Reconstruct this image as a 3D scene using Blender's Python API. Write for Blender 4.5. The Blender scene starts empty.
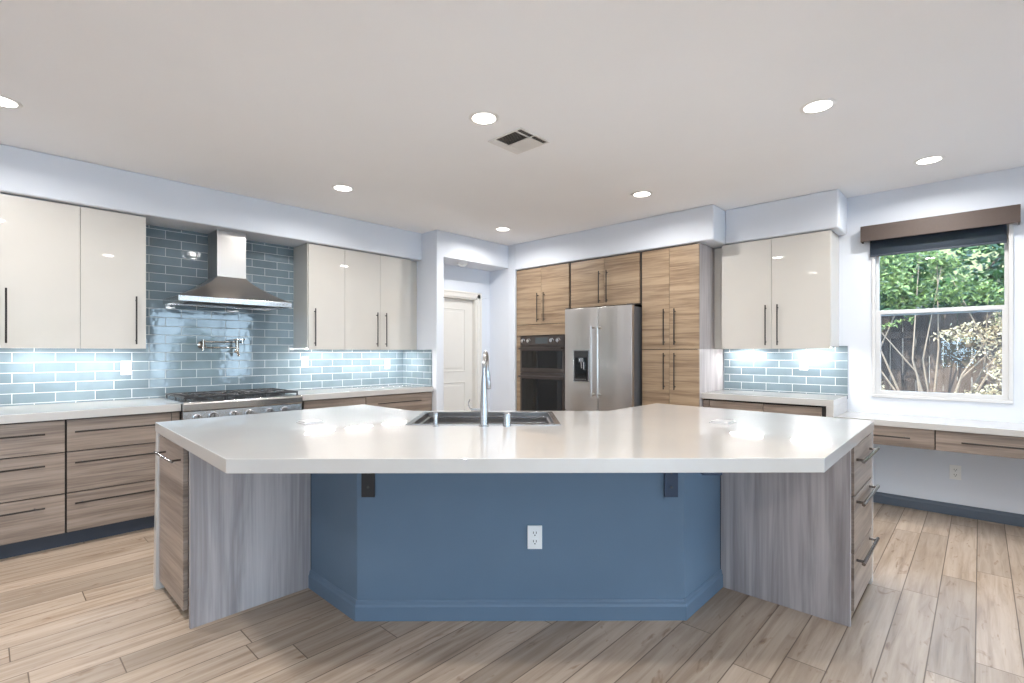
import bpy, bmesh, math, random
from mathutils import Vector, Matrix, noise
from mathutils.geometry import tessellate_polygon
random.seed(7)
SC = bpy.context.scene
COL = SC.collection
PI = math.pi

# ------------------------------------------------------------------ camera
H_EYE = 1.325
cam_d = bpy.data.cameras.new('camera')
cam = bpy.data.objects.new('camera', cam_d)
COL.objects.link(cam)
cam.location = (0, 0, H_EYE)
cam.rotation_euler = (PI/2, 0, math.radians(43.22-90))
cam_d.sensor_width = 36
cam_d.sensor_fit = 'HORIZONTAL'
cam_d.lens = 498/1024*36
cam_d.shift_y = 11/1024
cam_d.clip_start = 0.02
cam_d.clip_end = 200
SC.camera = cam

# ------------------------------------------------------------------ exposure
SC.view_settings.view_transform = 'Standard'
SC.view_settings.look = 'None'
SC.view_settings.gamma = 1
SC.view_settings.use_curve_mapping = False
SC.view_settings.exposure = 0.42
SC.cycles.use_denoising = True
SC.cycles.max_bounces = 12
SC.cycles.diffuse_bounces = 6
SC.cycles.transparent_max_bounces = 12
SC.cycles.sample_clamp_indirect = 6
SC.cycles.caustics_reflective = False
SC.cycles.caustics_refractive = False

# ------------------------------------------------------------------ sky and sun
W = bpy.data.worlds.new('sky')
SC.world = W
W.use_nodes = True
wn = W.node_tree
wn.nodes.clear()
wo = wn.nodes.new('ShaderNodeOutputWorld')
wb = wn.nodes.new('ShaderNodeBackground')
wt = wn.nodes.new('ShaderNodeTexCoord')
wx = wn.nodes.new('ShaderNodeSeparateXYZ')
wr = wn.nodes.new('ShaderNodeValToRGB')
wr.color_ramp.elements[0].position = 0.0
wr.color_ramp.elements[0].color = (0.62, 0.79, 1.0, 1)
wr.color_ramp.elements[1].position = 0.8
wr.color_ramp.elements[1].color = (0.40, 0.62, 1.0, 1)
wb.inputs[1].default_value = 10.0
wn.links.new(wt.outputs['Generated'], wx.inputs[0])
wn.links.new(wx.outputs['Z'], wr.inputs[0])
wn.links.new(wr.outputs[0], wb.inputs[0])
wn.links.new(wb.outputs[0], wo.inputs[0])
sun_d = bpy.data.lights.new('sun', 'SUN')
sun = bpy.data.objects.new('sun', sun_d)
COL.objects.link(sun)
sun_d.energy = 12.0
sun_d.color = (1, 0.93, 0.82)
sun_d.angle = 0.01
sd = Vector((0.85, -0.45, -0.9))      # direction the light travels
sun.rotation_euler = sd.to_track_quat('-Z', 'Y').to_euler()

DOWN_W = 13.5        # watts of each ceiling downlight
LED_S = 118.0         # strength of the strips below the wall cabinets
WARM = (1.0, 0.975, 0.945)


def portal(loc, rot, sx, sy):
    d = bpy.data.lights.new('window_daylight', 'AREA')
    d.shape = 'RECTANGLE'
    d.size, d.size_y = sx, sy
    d.cycles.is_portal = True
    o = bpy.data.objects.new('window_daylight', d)
    o.location = loc
    o.rotation_euler = rot
    COL.objects.link(o)


# ------------------------------------------------------------------ helpers
def setk(o, **k):
    for a, b in k.items():
        o[a] = b
    return o


def thing(name, label, cat, loc=(0, 0, 0), rz=0.0, group=None):
    o = bpy.data.objects.new(name, None)
    o.empty_display_size = 0.1
    COL.objects.link(o)
    o.location = loc
    o.rotation_euler = (0, 0, rz)
    o['label'] = label
    o['category'] = cat
    if group:
        o['group'] = group
    return o


class MB:
    """collects shapes into one mesh"""
    def __init__(self):
        self.bm = bmesh.new()

    def quadbox(self, p):
        v = [self.bm.verts.new(q) for q in p]
        for f in ((0, 3, 2, 1), (4, 5, 6, 7), (0, 1, 5, 4), (1, 2, 6, 5), (2, 3, 7, 6), (3, 0, 4, 7)):
            self.bm.faces.new([v[i] for i in f])
        return self

    def box(self, x0, x1, y0, y1, z0, z1):
        x0, x1 = min(x0, x1), max(x0, x1)
        y0, y1 = min(y0, y1), max(y0, y1)
        z0, z1 = min(z0, z1), max(z0, z1)
        return self.quadbox([(x0, y0, z0), (x1, y0, z0), (x1, y1, z0), (x0, y1, z0),
                             (x0, y0, z1), (x1, y0, z1), (x1, y1, z1), (x0, y1, z1)])

    def face(self, ax, u0, u1, z0, z1, p0, p1):
        if ax == 'Y':
            return self.box(u0, u1, p0, p1, z0, z1)
        return self.box(p0, p1, u0, u1, z0, z1)

    def prism(self, poly, z0, z1, holes=()):
        loops = [list(poly)] + [list(h) for h in holes]
        flat = [q for l in loops for q in l]
        tris = tessellate_polygon([[Vector((q[0], q[1], 0)) for q in l] for l in loops])
        lo = [self.bm.verts.new((q[0], q[1], z0)) for q in flat]
        hi = [self.bm.verts.new((q[0], q[1], z1)) for q in flat]
        if len(loops) == 1:
            self.bm.faces.new(lo)
            self.bm.faces.new(hi)
        else:
            for t in tris:
                self.bm.faces.new([lo[i] for i in t])
                self.bm.faces.new([hi[i] for i in t])
        s = 0
        for l in loops:
            n = len(l)
            for i in range(n):
                a, b = s+i, s+(i+1) % n
                self.bm.faces.new([lo[a], lo[b], hi[b], hi[a]])
            s += n
        return self

    def rings(self, rings, cap=True, closed=False):
        rs = [[self.bm.verts.new(p) for p in r] for r in rings]
        n = len(rs[0])
        m = len(rs)
        for i in range(m if closed else m-1):
            a, b = rs[i], rs[(i+1) % m]
            for j in range(n):
                k = (j+1) % n
                self.bm.faces.new([a[j], a[k], b[k], b[j]])
        if cap and not closed:
            self.bm.faces.new(list(reversed(rs[0])))
            self.bm.faces.new(rs[-1])
        return self

    def tube(self, pts, r, n=12, cap=True):
        pts = [Vector(p) for p in pts]
        rr = r if isinstance(r, (list, tuple)) else [r]*len(pts)
        t0 = (pts[1]-pts[0]).normalized()
        ref = Vector((0, 0, 1)) if abs(t0.z) < 0.9 else Vector((1, 0, 0))
        u = t0.cross(ref).normalized()
        out = []
        for i, p in enumerate(pts):
            if i == 0:
                t = t0
            elif i == len(pts)-1:
                t = (pts[-1]-pts[-2]).normalized()
            else:
                t = ((pts[i+1]-p).normalized()+(p-pts[i-1]).normalized()).normalized()
            u = (u-t*u.dot(t)).normalized()
            w = t.cross(u)
            out.append([p+(u*math.cos(2*PI*k/n)+w*math.sin(2*PI*k/n))*rr[i] for k in range(n)])
        return self.rings(out, cap)

    def lathe(self, prof, c, axis='Z', n=24, cap=True):
        out = []
        for r, h in prof:
            ring = []
            for k in range(n):
                a = 2*PI*k/n
                if axis == 'Z':
                    ring.append((c[0]+r*math.cos(a), c[1]+r*math.sin(a), c[2]+h))
                elif axis == 'X':
                    ring.append((c[0]+h, c[1]+r*math.cos(a), c[2]+r*math.sin(a)))
                else:
                    ring.append((c[0]+r*math.cos(a), c[1]+h, c[2]+r*math.sin(a)))
            out.append(ring)
        return self.rings(out, cap)

    def build(self, name, mat, parent=None, bevel=0.0, seg=2, smooth=False, local=False, **props):
        bmesh.ops.recalc_face_normals(self.bm, faces=self.bm.faces)
        root = parent
        while root is not None and root.parent is not None:
            root = root.parent
        if root is not None and not local:
            inv = (Matrix.Translation(root.location) @ root.rotation_euler.to_matrix().to_4x4()).inverted()
            self.bm.transform(inv)
        me = bpy.data.meshes.new(name)
        self.bm.to_mesh(me)
        self.bm.free()
        me.materials.append(mat)
        o = bpy.data.objects.new(name, me)
        COL.objects.link(o)
        if parent is not None:
            o.parent = parent
        if smooth:
            for p in me.polygons:
                p.use_smooth = True
            es = o.modifiers.new('sharp', 'EDGE_SPLIT')
            es.split_angle = math.radians(35)
        if bevel:
            b = o.modifiers.new('bevel', 'BEVEL')
            b.width = bevel
            b.segments = seg
            b.limit_method = 'ANGLE'
            b.angle_limit = math.radians(40)
            b.harden_normals = False
        for k, v in props.items():
            o[k] = v
        return o


def copy_tree(o, parent=None):
    c = o.copy()
    COL.objects.link(c)
    c.parent = parent
    for ch in list(o.children):
        copy_tree(ch, c)
    return c


# ------------------------------------------------------------------ materials
def mat(name):
    m = bpy.data.materials.new(name)
    m.use_nodes = True
    nt = m.node_tree
    b = nt.nodes['Principled BSDF']
    return m, nt, b


def N(nt, t, **k):
    n = nt.nodes.new(t)
    for a, v in k.items():
        setattr(n, a, v)
    return n


def lk(nt, a, b):
    nt.links.new(a, b)


def ramp(nt, stops):
    r = N(nt, 'ShaderNodeValToRGB')
    e = r.color_ramp.elements
    e[0].position, e[0].color = stops[0][0], (*stops[0][1], 1)
    e[1].position, e[1].color = stops[-1][0], (*stops[-1][1], 1)
    for p, c in stops[1:-1]:
        x = e.new(p)
        x.color = (*c, 1)
    return r


def simple(name, col, rough=0.5, metal=0.0, coat=0.0, spec=0.5, var=0.04, nscale=6.0, bump=0.0, bscale=200.0):
    """a plain finish with a faint procedural unevenness"""
    m, nt, b = mat(name)
    g = N(nt, 'ShaderNodeNewGeometry')
    no = N(nt, 'ShaderNodeTexNoise')
    no.inputs['Scale'].default_value = nscale
    no.inputs['Detail'].default_value = 3
    lk(nt, g.outputs['Position'], no.inputs['Vector'])
    lo = tuple(c*(1-var) for c in col)
    hi = tuple(min(1, c*(1+var)) for c in col)
    r = ramp(nt, [(0.3, lo), (0.7, hi)])
    lk(nt, no.outputs['Fac'], r.inputs[0])
    lk(nt, r.outputs[0], b.inputs['Base Color'])
    b.inputs['Roughness'].default_value = rough
    b.inputs['Metallic'].default_value = metal
    b.inputs['Coat Weight'].default_value = coat
    b.inputs['Coat Roughness'].default_value = 0.02
    b.inputs['Specular IOR Level'].default_value = spec
    if bump:
        n2 = N(nt, 'ShaderNodeTexNoise')
        n2.inputs['Scale'].default_value = bscale
        bp = N(nt, 'ShaderNodeBump')
        bp.inputs['Strength'].default_value = bump
        bp.inputs['Distance'].default_value = 0.002
        lk(nt, g.outputs['Position'], n2.inputs['Vector'])
        lk(nt, n2.outputs['Fac'], bp.inputs['Height'])
        lk(nt, bp.outputs[0], b.inputs['Normal'])
    return m


def wood(name, stops, vertical=False, rough=0.35, seed=0.0, jitter=1.0):
    m, nt, b = mat(name)
    g = N(nt, 'ShaderNodeNewGeometry')
    oi = N(nt, 'ShaderNodeObjectInfo')
    mul = N(nt, 'ShaderNodeMath', operation='MULTIPLY')
    mul.inputs[1].default_value = 37.0*jitter
    add = N(nt, 'ShaderNodeVectorMath', operation='ADD')
    lk(nt, oi.outputs['Random'], mul.inputs[0])
    lk(nt, g.outputs['Position'], add.inputs[0])
    lk(nt, mul.outputs[0], add.inputs[1])
    mp = N(nt, 'ShaderNodeMapping')
    sc = (9, 9, 0.55) if vertical else (0.75, 0.75, 14)
    mp.inputs['Scale'].default_value = sc
    mp.inputs['Location'].default_value = (seed, seed*2, seed)
    lk(nt, add.outputs[0], mp.inputs['Vector'])
    n1 = N(nt, 'ShaderNodeTexNoise')
    n1.inputs['Scale'].default_value = 1.3
    n1.inputs['Detail'].default_value = 6
    n1.inputs['Roughness'].default_value = 0.62
    n1.inputs['Distortion'].default_value = 0.6
    lk(nt, mp.outputs[0], n1.inputs['Vector'])
    mp2 = N(nt, 'ShaderNodeMapping')
    mp2.inputs['Scale'].default_value = (70, 70, 2) if vertical else (3, 3, 110)
    lk(nt, add.outputs[0], mp2.inputs['Vector'])
    n2 = N(nt, 'ShaderNodeTexNoise')
    n2.inputs['Scale'].default_value = 1.0
    n2.inputs['Detail'].default_value = 4
    lk(nt, mp2.outputs[0], n2.inputs['Vector'])
    mx = N(nt, 'ShaderNodeMix', data_type='FLOAT')
    mx.inputs[0].default_value = 0.3
    lk(nt, n1.outputs['Fac'], mx.inputs[2])
    lk(nt, n2.outputs['Fac'], mx.inputs[3])
    r = ramp(nt, stops)
    lk(nt, mx.outputs[0], r.inputs[0])
    lk(nt, r.outputs[0], b.inputs['Base Color'])
    b.inputs['Roughness'].default_value = rough
    return m


GREIGE = [(0.30, (0.125, 0.095, 0.075)), (0.44, (0.22, 0.17, 0.137)), (0.56, (0.33, 0.262, 0.215)), (0.72, (0.42, 0.345, 0.29))]
TAN = [(0.30, (0.15, 0.095, 0.06)), (0.44, (0.25, 0.172, 0.11)), (0.56, (0.36, 0.26, 0.168)), (0.72, (0.44, 0.33, 0.225))]
GREY = [(0.28, (0.22, 0.20, 0.20)), (0.44, (0.34, 0.31, 0.31)), (0.56, (0.45, 0.415, 0.415)), (0.72, (0.56, 0.52, 0.51))]
M = {}
M['wood_base'] = wood('greige_wood_laminate', GREIGE, seed=1.3)
M['wood_tall'] = wood('tan_wood_laminate', TAN, seed=4.1)
M['wood_vert'] = wood('grey_upright_wood_laminate', GREY, vertical=True, seed=2.2, rough=0.4)
M['gap_shade'] = simple('cabinet_shadow_reveal', (0.035, 0.03, 0.027), 0.7)  # near-black cabinet bodies: shade of the gaps put into their colour
M['gloss'] = simple('white_gloss_acrylic', (0.60, 0.57, 0.52), 0.35, coat=1.0, var=0.01)
M['matte_white'] = simple('white_melamine', (0.78, 0.77, 0.75), 0.45, var=0.01)
M['wall'] = simple('pale_blue_grey_wall_paint', (0.72, 0.755, 0.815), 0.75, var=0.012, nscale=2, bump=0.12, bscale=120, spec=0.25)
M['ceil'] = simple('white_ceiling_paint', (0.90, 0.905, 0.92), 0.85, var=0.01, nscale=1.5, bump=0.1, bscale=90, spec=0.2)
M['navy'] = simple('slate_blue_paint', (0.118, 0.175, 0.245), 0.6, var=0.02, bump=0.2, bscale=110, spec=0.35)
M['navy_base'] = simple('slate_blue_trim_paint', (0.118, 0.175, 0.245), 0.42, var=0.02, spec=0.4)
M['base_grey'] = simple('slate_baseboard_paint', (0.10, 0.125, 0.16), 0.45, var=0.02)
M['toe'] = simple('dark_toe_kick', (0.035, 0.045, 0.065), 0.5)
M['door_paint'] = simple('cream_door_paint', (0.80, 0.775, 0.73), 0.4, var=0.01)
M['white_plastic'] = simple('white_plastic', (0.84, 0.84, 0.83), 0.3, var=0.01)
M['vinyl'] = simple('white_window_vinyl', (0.70, 0.70, 0.70), 0.35, var=0.01)
M['black'] = simple('black_iron', (0.02, 0.02, 0.022), 0.42)
M['black_gloss'] = simple('black_oven_glass', (0.008, 0.008, 0.008), 0.05, coat=0.0)
M['black_steel'] = simple('black_stainless', (0.10, 0.085, 0.08), 0.35, metal=0.8)
M['bronze'] = simple('dark_bronze_pull', (0.045, 0.04, 0.038), 0.32, metal=0.7)
M['nickel_pull'] = simple('polished_dark_nickel_pull', (0.20, 0.19, 0.19), 0.22, metal=1.0)
M['chrome'] = simple('brushed_nickel', (0.46, 0.455, 0.46), 0.24, metal=1.0)
M['potmetal'] = simple('polished_nickel', (0.42, 0.37, 0.32), 0.15, metal=1.0)
M['grey_plastic'] = simple('light_grey_plate', (0.60, 0.60, 0.61), 0.3, metal=0.3)
M['slot'] = simple('dark_slots', (0.06, 0.06, 0.06), 0.6)
M['valance'] = simple('brown_valance_vinyl', (0.068, 0.047, 0.038), 0.6, var=0.05, nscale=60)
M['bracket'] = simple('black_steel_bracket', (0.018, 0.018, 0.02), 0.4)
M['bracket_blue'] = simple('navy_steel_bracket', (0.010, 0.025, 0.06), 0.4)
M['fridge_side'] = simple('charcoal_enamel', (0.085, 0.085, 0.09), 0.45)
M['door_dark'] = simple('vent_throat', (0.05, 0.045, 0.04), 0.8)
M['vent'] = simple('white_vent_enamel', (0.74, 0.72, 0.70), 0.45)


def brushed(name, col, rough, axis):
    m, nt, b = mat(name)
    g = N(nt, 'ShaderNodeNewGeometry')
    mp = N(nt, 'ShaderNodeMapping')
    mp.inputs['Scale'].default_value = {'Z': (90, 90, 1.2), 'H': (1.2, 1.2, 90)}[axis]
    no = N(nt, 'ShaderNodeTexNoise')
    no.inputs['Detail'].default_value = 2
    no.inputs['Scale'].default_value = 1
    lk(nt, g.outputs['Position'], mp.inputs[0])
    lk(nt, mp.outputs[0], no.inputs['Vector'])
    rr = N(nt, 'ShaderNodeMapRange')
    rr.inputs['To Min'].default_value = rough*0.9
    rr.inputs['To Max'].default_value = rough*1.12
    lk(nt, no.outputs['Fac'], rr.inputs['Value'])
    lk(nt, rr.outputs[0], b.inputs['Roughness'])
    r = ramp(nt, [(0.2, tuple(c*0.97 for c in col)), (0.8, col)])
    lk(nt, no.outputs['Fac'], r.inputs[0])
    lk(nt, r.outputs[0], b.inputs['Base Color'])
    b.inputs['Metallic'].default_value = 1
    # the sheet is never perfectly flat
    n2 = N(nt, 'ShaderNodeTexNoise')
    n2.inputs['Scale'].default_value = 2.2
    bp = N(nt, 'ShaderNodeBump')
    bp.inputs['Strength'].default_value = 0.12
    bp.inputs['Distance'].default_value = 0.03
    lk(nt, g.outputs['Position'], n2.inputs['Vector'])
    lk(nt, n2.outputs['Fac'], bp.inputs['Height'])
    lk(nt, bp.outputs[0], b.inputs['Normal'])
    return m


M['steel'] = brushed('brushed_stainless_upright', (0.60, 0.57, 0.54), 0.30, 'Z')
M['steel_h'] = brushed('brushed_stainless_level', (0.58, 0.57, 0.56), 0.22, 'H')
M['steel_sink'] = simple('satin_sink_steel', (0.27, 0.25, 0.24), 0.32, metal=1.0)


def quartz():
    m, nt, b = mat('white_quartz')
    g = N(nt, 'ShaderNodeNewGeometry')
    no = N(nt, 'ShaderNodeTexNoise')
    no.inputs['Scale'].default_value = 2.2
    no.inputs['Detail'].default_value = 8
    lk(nt, g.outputs['Position'], no.inputs['Vector'])
    r = ramp(nt, [(0.35, (0.53, 0.51, 0.485)), (0.65, (0.57, 0.55, 0.525))])
    lk(nt, no.outputs['Fac'], r.inputs[0])
    lk(nt, r.outputs[0], b.inputs['Base Color'])
    b.inputs['Roughness'].default_value = 0.3
    b.inputs['Coat Weight'].default_value = 1
    b.inputs['Coat Roughness'].default_value = 0.03
    return m


M['quartz'] = quartz()


def tile(name, axis, x0):
    """glazed subway tile, 238 x 76 mm, half bond, white grout"""
    m, nt, b = mat(name)
    g = N(nt, 'ShaderNodeNewGeometry')
    s = N(nt, 'ShaderNodeSeparateXYZ')
    lk(nt, g.outputs['Position'], s.inputs[0])
    a = N(nt, 'ShaderNodeMath', operation='SUBTRACT')
    a.inputs[1].default_value = x0 - 0.238*40
    lk(nt, s.outputs[axis], a.inputs[0])
    z = N(nt, 'ShaderNodeMath', operation='SUBTRACT')
    z.inputs[1].default_value = 0.943 - 0.0765*20
    lk(nt, s.outputs['Z'], z.inputs[0])
    c = N(nt, 'ShaderNodeCombineXYZ')
    lk(nt, a.outputs[0], c.inputs[0])
    lk(nt, z.outputs[0], c.inputs[1])
    br = N(nt, 'ShaderNodeTexBrick', offset=0.5, offset_frequency=2, squash=1.0)
    br.inputs['Scale'].default_value = 1
    br.inputs['Brick Width'].default_value = 0.238
    br.inputs['Row Height'].default_value = 0.0765
    br.inputs['Mortar Size'].default_value = 0.0026
    br.inputs['Mortar Smooth'].default_value = 0.25
    br.inputs['Bias'].default_value = 0.0
    br.inputs['Color1'].default_value = (0.14, 0.19, 0.222, 1)
    br.inputs['Color2'].default_value = (0.19, 0.25, 0.285, 1)
    br.inputs['Mortar'].default_value = (0.58, 0.61, 0.62, 1)
    lk(nt, c.outputs[0], br.inputs['Vector'])
    # cloudy glaze
    no = N(nt, 'ShaderNodeTexNoise')
    no.inputs['Scale'].default_value = 9
    no.inputs['Detail'].default_value = 3
    lk(nt, g.outputs['Position'], no.inputs['Vector'])
    rr = N(nt, 'ShaderNodeMapRange')
    rr.inputs['To Min'].default_value = 0.82
    rr.inputs['To Max'].default_value = 1.2
    lk(nt, no.outputs['Fac'], rr.inputs['Value'])
    mx = N(nt, 'ShaderNodeMix', data_type='RGBA', blend_type='MULTIPLY')
    mx.inputs[0].default_value = 1
    lk(nt, br.outputs['Color'], mx.inputs[6])
    lk(nt, rr.outputs[0], mx.inputs[7])
    lk(nt, mx.outputs[2], b.inputs['Base Color'])
    ro = N(nt, 'ShaderNodeMapRange')
    ro.inputs['To Min'].default_value = 0.05
    ro.inputs['To Max'].default_value = 0.7
    lk(nt, br.outputs['Fac'], ro.inputs['Value'])
    lk(nt, ro.outputs[0], b.inputs['Roughness'])
    b.inputs['Specular IOR Level'].default_value = 0.7
    inv = N(nt, 'ShaderNodeMath', operation='SUBTRACT')
    inv.inputs[0].default_value = 1.0
    lk(nt, br.outputs['Fac'], inv.inputs[1])
    n2 = N(nt, 'ShaderNodeTexNoise')
    n2.inputs['Scale'].default_value = 14
    lk(nt, g.outputs['Position'], n2.inputs['Vector'])
    ml = N(nt, 'ShaderNodeMath', operation='MULTIPLY_ADD')
    ml.inputs[1].default_value = 0.8
    lk(nt, n2.outputs['Fac'], ml.inputs[0])
    lk(nt, inv.outputs[0], ml.inputs[2])
    bp = N(nt, 'ShaderNodeBump')
    bp.inputs['Strength'].default_value = 0.5
    bp.inputs['Distance'].default_value = 0.0022
    lk(nt, ml.outputs[0], bp.inputs['Height'])
    lk(nt, bp.outputs[0], b.inputs['Normal'])
    return m


M['tile_L'] = tile('blue_grey_subway_tile_on_range_wall', 'X', 0.27)
M['tile_R'] = tile('blue_grey_subway_tile_on_window_wall', 'Y', 1.928)


def floor_mat():
    m, nt, b = mat('pale_oak_planks')
    g = N(nt, 'ShaderNodeNewGeometry')
    s = N(nt, 'ShaderNodeSeparateXYZ')
    lk(nt, g.outputs['Position'], s.inputs[0])

    def math_(op, a, bb=None, c=None):
        n = N(nt, 'ShaderNodeMath', operation=op)
        for i, v in enumerate((a, bb, c)):
            if v is None:
                continue
            if isinstance(v, (int, float)):
                n.inputs[i].default_value = v
            else:
                lk(nt, v, n.inputs[i])
        return n.outputs[0]
    PW, PL = 0.1505, 1.22
    y = math_('ADD', s.outputs['Y'], 20*PW - 0.0145)
    row = math_('FLOOR', math_('DIVIDE', y, PW))
    wn1 = N(nt, 'ShaderNodeTexWhiteNoise', noise_dimensions='1D')
    lk(nt, row, wn1.inputs['W'])
    xo = math_('ADD', math_('ADD', s.outputs['X'], 40), math_('MULTIPLY', wn1.outputs['Value'], PL))
    colu = math_('FLOOR', math_('DIVIDE', xo, PL))
    cb = N(nt, 'ShaderNodeCombineXYZ')
    lk(nt, row, cb.inputs[0])
    lk(nt, colu, cb.inputs[1])
    pid = N(nt, 'ShaderNodeTexWhiteNoise', noise_dimensions='3D')
    lk(nt, cb.outputs[0], pid.inputs['Vector'])
    # distance to plank borders
    fy = math_('FRACT', math_('DIVIDE', y, PW))
    fx = math_('FRACT', math_('DIVIDE', xo, PL))
    dy = math_('MULTIPLY', math_('MINIMUM', fy, math_('SUBTRACT', 1.0, fy)), PW)
    dx = math_('MULTIPLY', math_('MINIMUM', fx, math_('SUBTRACT', 1.0, fx)), PL)
    dm = math_('MINIMUM', dx, dy)
    gap = N(nt, 'ShaderNodeMapRange')
    gap.inputs['From Min'].default_value = 0.0009
    gap.inputs['From Max'].default_value = 0.0035
    lk(nt, dm, gap.inputs['Value'])
    # grain
    off = N(nt, 'ShaderNodeVectorMath', operation='MULTIPLY_ADD')
    off.inputs[1].default_value = (31, 17, 9)
    lk(nt, pid.outputs['Color'], off.inputs[0])
    lk(nt, g.outputs['Position'], off.inputs[2])
    mp = N(nt, 'ShaderNodeMapping')
    mp.inputs['Scale'].default_value = (1.1, 17, 1)
    lk(nt, off.outputs[0], mp.inputs[0])
    n1 = N(nt, 'ShaderNodeTexNoise')
    n1.inputs['Scale'].default_value = 1.6
    n1.inputs['Detail'].default_value = 7
    n1.inputs['Roughness'].default_value = 0.6
    n1.inputs['Distortion'].default_value = 0.5
    lk(nt, mp.outputs[0], n1.inputs['Vector'])
    r = ramp(nt, [(0.22, (0.20, 0.142, 0.10)), (0.40, (0.34, 0.258, 0.19)), (0.55, (0.42, 0.333, 0.258)), (0.78, (0.50, 0.415, 0.33))])
    lk(nt, n1.outputs['Fac'], r.inputs[0])
    # plank tone
    tone = N(nt, 'ShaderNodeMapRange')
    tone.inputs['To Min'].default_value = 0.82
    tone.inputs['To Max'].default_value = 1.20
    lk(nt, pid.outputs['Value'], tone.inputs['Value'])
    mx = N(nt, 'ShaderNodeMix', data_type='RGBA', blend_type='MULTIPLY')
    mx.inputs[0].default_value = 1
    lk(nt, r.outputs[0], mx.inputs[6])
    lk(nt, tone.outputs[0], mx.inputs[7])
    # knots and dark cathedral marks
    mp3 = N(nt, 'ShaderNodeMapping')
    mp3.inputs['Scale'].default_value = (2.2, 7, 1)
    lk(nt, off.outputs[0], mp3.inputs[0])
    n3 = N(nt, 'ShaderNodeTexNoise')
    n3.inputs['Scale'].default_value = 1.5
    n3.inputs['Detail'].default_value = 5
    n3.inputs['Distortion'].default_value = 2.5
    lk(nt, mp3.outputs[0], n3.inputs['Vector'])
    kr = ramp(nt, [(0.62, (1, 1, 1)), (0.70, (0.74, 0.66, 0.60)), (0.78, (0.45, 0.36, 0.30))])
    lk(nt, n3.outputs['Fac'], kr.inputs[0])
    mk = N(nt, 'ShaderNodeMix', data_type='RGBA', blend_type='MULTIPLY')
    mk.inputs[0].default_value = 1
    lk(nt, mx.outputs[2], mk.inputs[6])
    lk(nt, kr.outputs[0], mk.inputs[7])
    mg = N(nt, 'ShaderNodeMix', data_type='RGBA')
    mg.inputs[6].default_value = (0.13, 0.09, 0.06, 1)
    lk(nt, gap.outputs[0], mg.inputs[0])
    lk(nt, mk.outputs[2], mg.inputs[7])
    lk(nt, mg.outputs[2], b.inputs['Base Color'])
    ro = N(nt, 'ShaderNodeMapRange')
    ro.inputs['To Min'].default_value = 0.36
    ro.inputs['To Max'].default_value = 0.5
    lk(nt, n1.outputs['Fac'], ro.inputs['Value'])
    lk(nt, ro.outputs[0], b.inputs['Roughness'])
    bp = N(nt, 'ShaderNodeBump')
    bp.inputs['Strength'].default_value = 0.35
    bp.inputs['Distance'].default_value = 0.002
    lk(nt, gap.outputs[0], bp.inputs['Height'])
    lk(nt, bp.outputs[0], b.inputs['Normal'])
    return m


M['floor'] = floor_mat()


def emit(name, col, s):
    m, nt, b = mat(name)
    b.inputs['Base Color'].default_value = (*col, 1)
    b.inputs['Emission Color'].default_value = (*col, 1)
    b.inputs['Emission Strength'].default_value = s
    return m


M['lamp'] = emit('warm_downlight_lens', (1.0, 0.93, 0.84), 7.0)
M['led'] = emit('cool_cabinet_light', (1.0, 0.985, 0.97), LED_S)
M['hoodlamp'] = emit('hood_lamp_lens', (0.92, 0.96, 1.0), 25.0)
M['display'] = emit('oven_display', (0.05, 0.06, 0.065), 0.2)


def glass():
    m, nt, b = mat('window_glass')
    nt.nodes.remove(b)
    out = nt.nodes['Material Output']
    tr = N(nt, 'ShaderNodeBsdfTransparent')
    tr.inputs[0].default_value = (0.90, 0.93, 0.92, 1)
    gl = N(nt, 'ShaderNodeBsdfGlossy')
    gl.inputs['Roughness'].default_value = 0.0
    fr = N(nt, 'ShaderNodeFresnel')
    fr.inputs[0].default_value = 1.5
    mx = N(nt, 'ShaderNodeMixShader')
    lk(nt, fr.outputs[0], mx.inputs[0])
    lk(nt, tr.outputs[0], mx.inputs[1])
    lk(nt, gl.outputs[0], mx.inputs[2])
    lk(nt, mx.outputs[0], out.inputs[0])
    return m


def shade_mat():
    m, nt, b = mat('navy_solar_mesh')
    out = nt.nodes['Material Output']
    b.inputs['Base Color'].default_value = (0.010, 0.020, 0.038, 1)
    b.inputs['Roughness'].default_value = 0.7
    tr = N(nt, 'ShaderNodeBsdfTransparent')
    mx = N(nt, 'ShaderNodeMixShader')
    g = N(nt, 'ShaderNodeNewGeometry')
    no = N(nt, 'ShaderNodeTexNoise')
    no.inputs['Scale'].default_value = 300
    rr = N(nt, 'ShaderNodeMapRange')
    rr.inputs['To Min'].default_value = 0.08
    rr.inputs['To Max'].default_value = 0.2
    lk(nt, g.outputs['Position'], no.inputs['Vector'])
    lk(nt, no.outputs['Fac'], rr.inputs['Value'])
    lk(nt, rr.outputs[0], mx.inputs[0])
    lk(nt, b.outputs[0], mx.inputs[1])
    lk(nt, tr.outputs[0], mx.inputs[2])
    lk(nt, mx.outputs[0], out.inputs[0])
    return m


M['glass'] = glass()
M['shade'] = shade_mat()

# ------------------------------------------------------------------ room shell
CH = 2.74          # ceiling height
YL = 5.22          # range wall
XR = 5.42          # window wall
X0, Y0 = -3.6, -4.2
CT = 0.930         # worktop height
TK = 0.055


def struct(mb, name, m, parent=None, **k):
    o = mb.build(name, m, parent, **k)
    if parent is None:
        o['kind'] = 'structure'
    return o


struct(MB().box(X0-0.15, XR+0.15, Y0-0.15, YL+0.15, -0.12, 0), 'floor', M['floor'])
struct(MB().box(X0-0.15, XR+0.15, Y0-0.15, YL+0.15, CH, CH+0.15), 'ceiling', M['ceil'])
struct(MB().box(X0-0.15, XR+0.15, YL, YL+0.15, 0, CH), 'wall_left', M['wall'])


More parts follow.
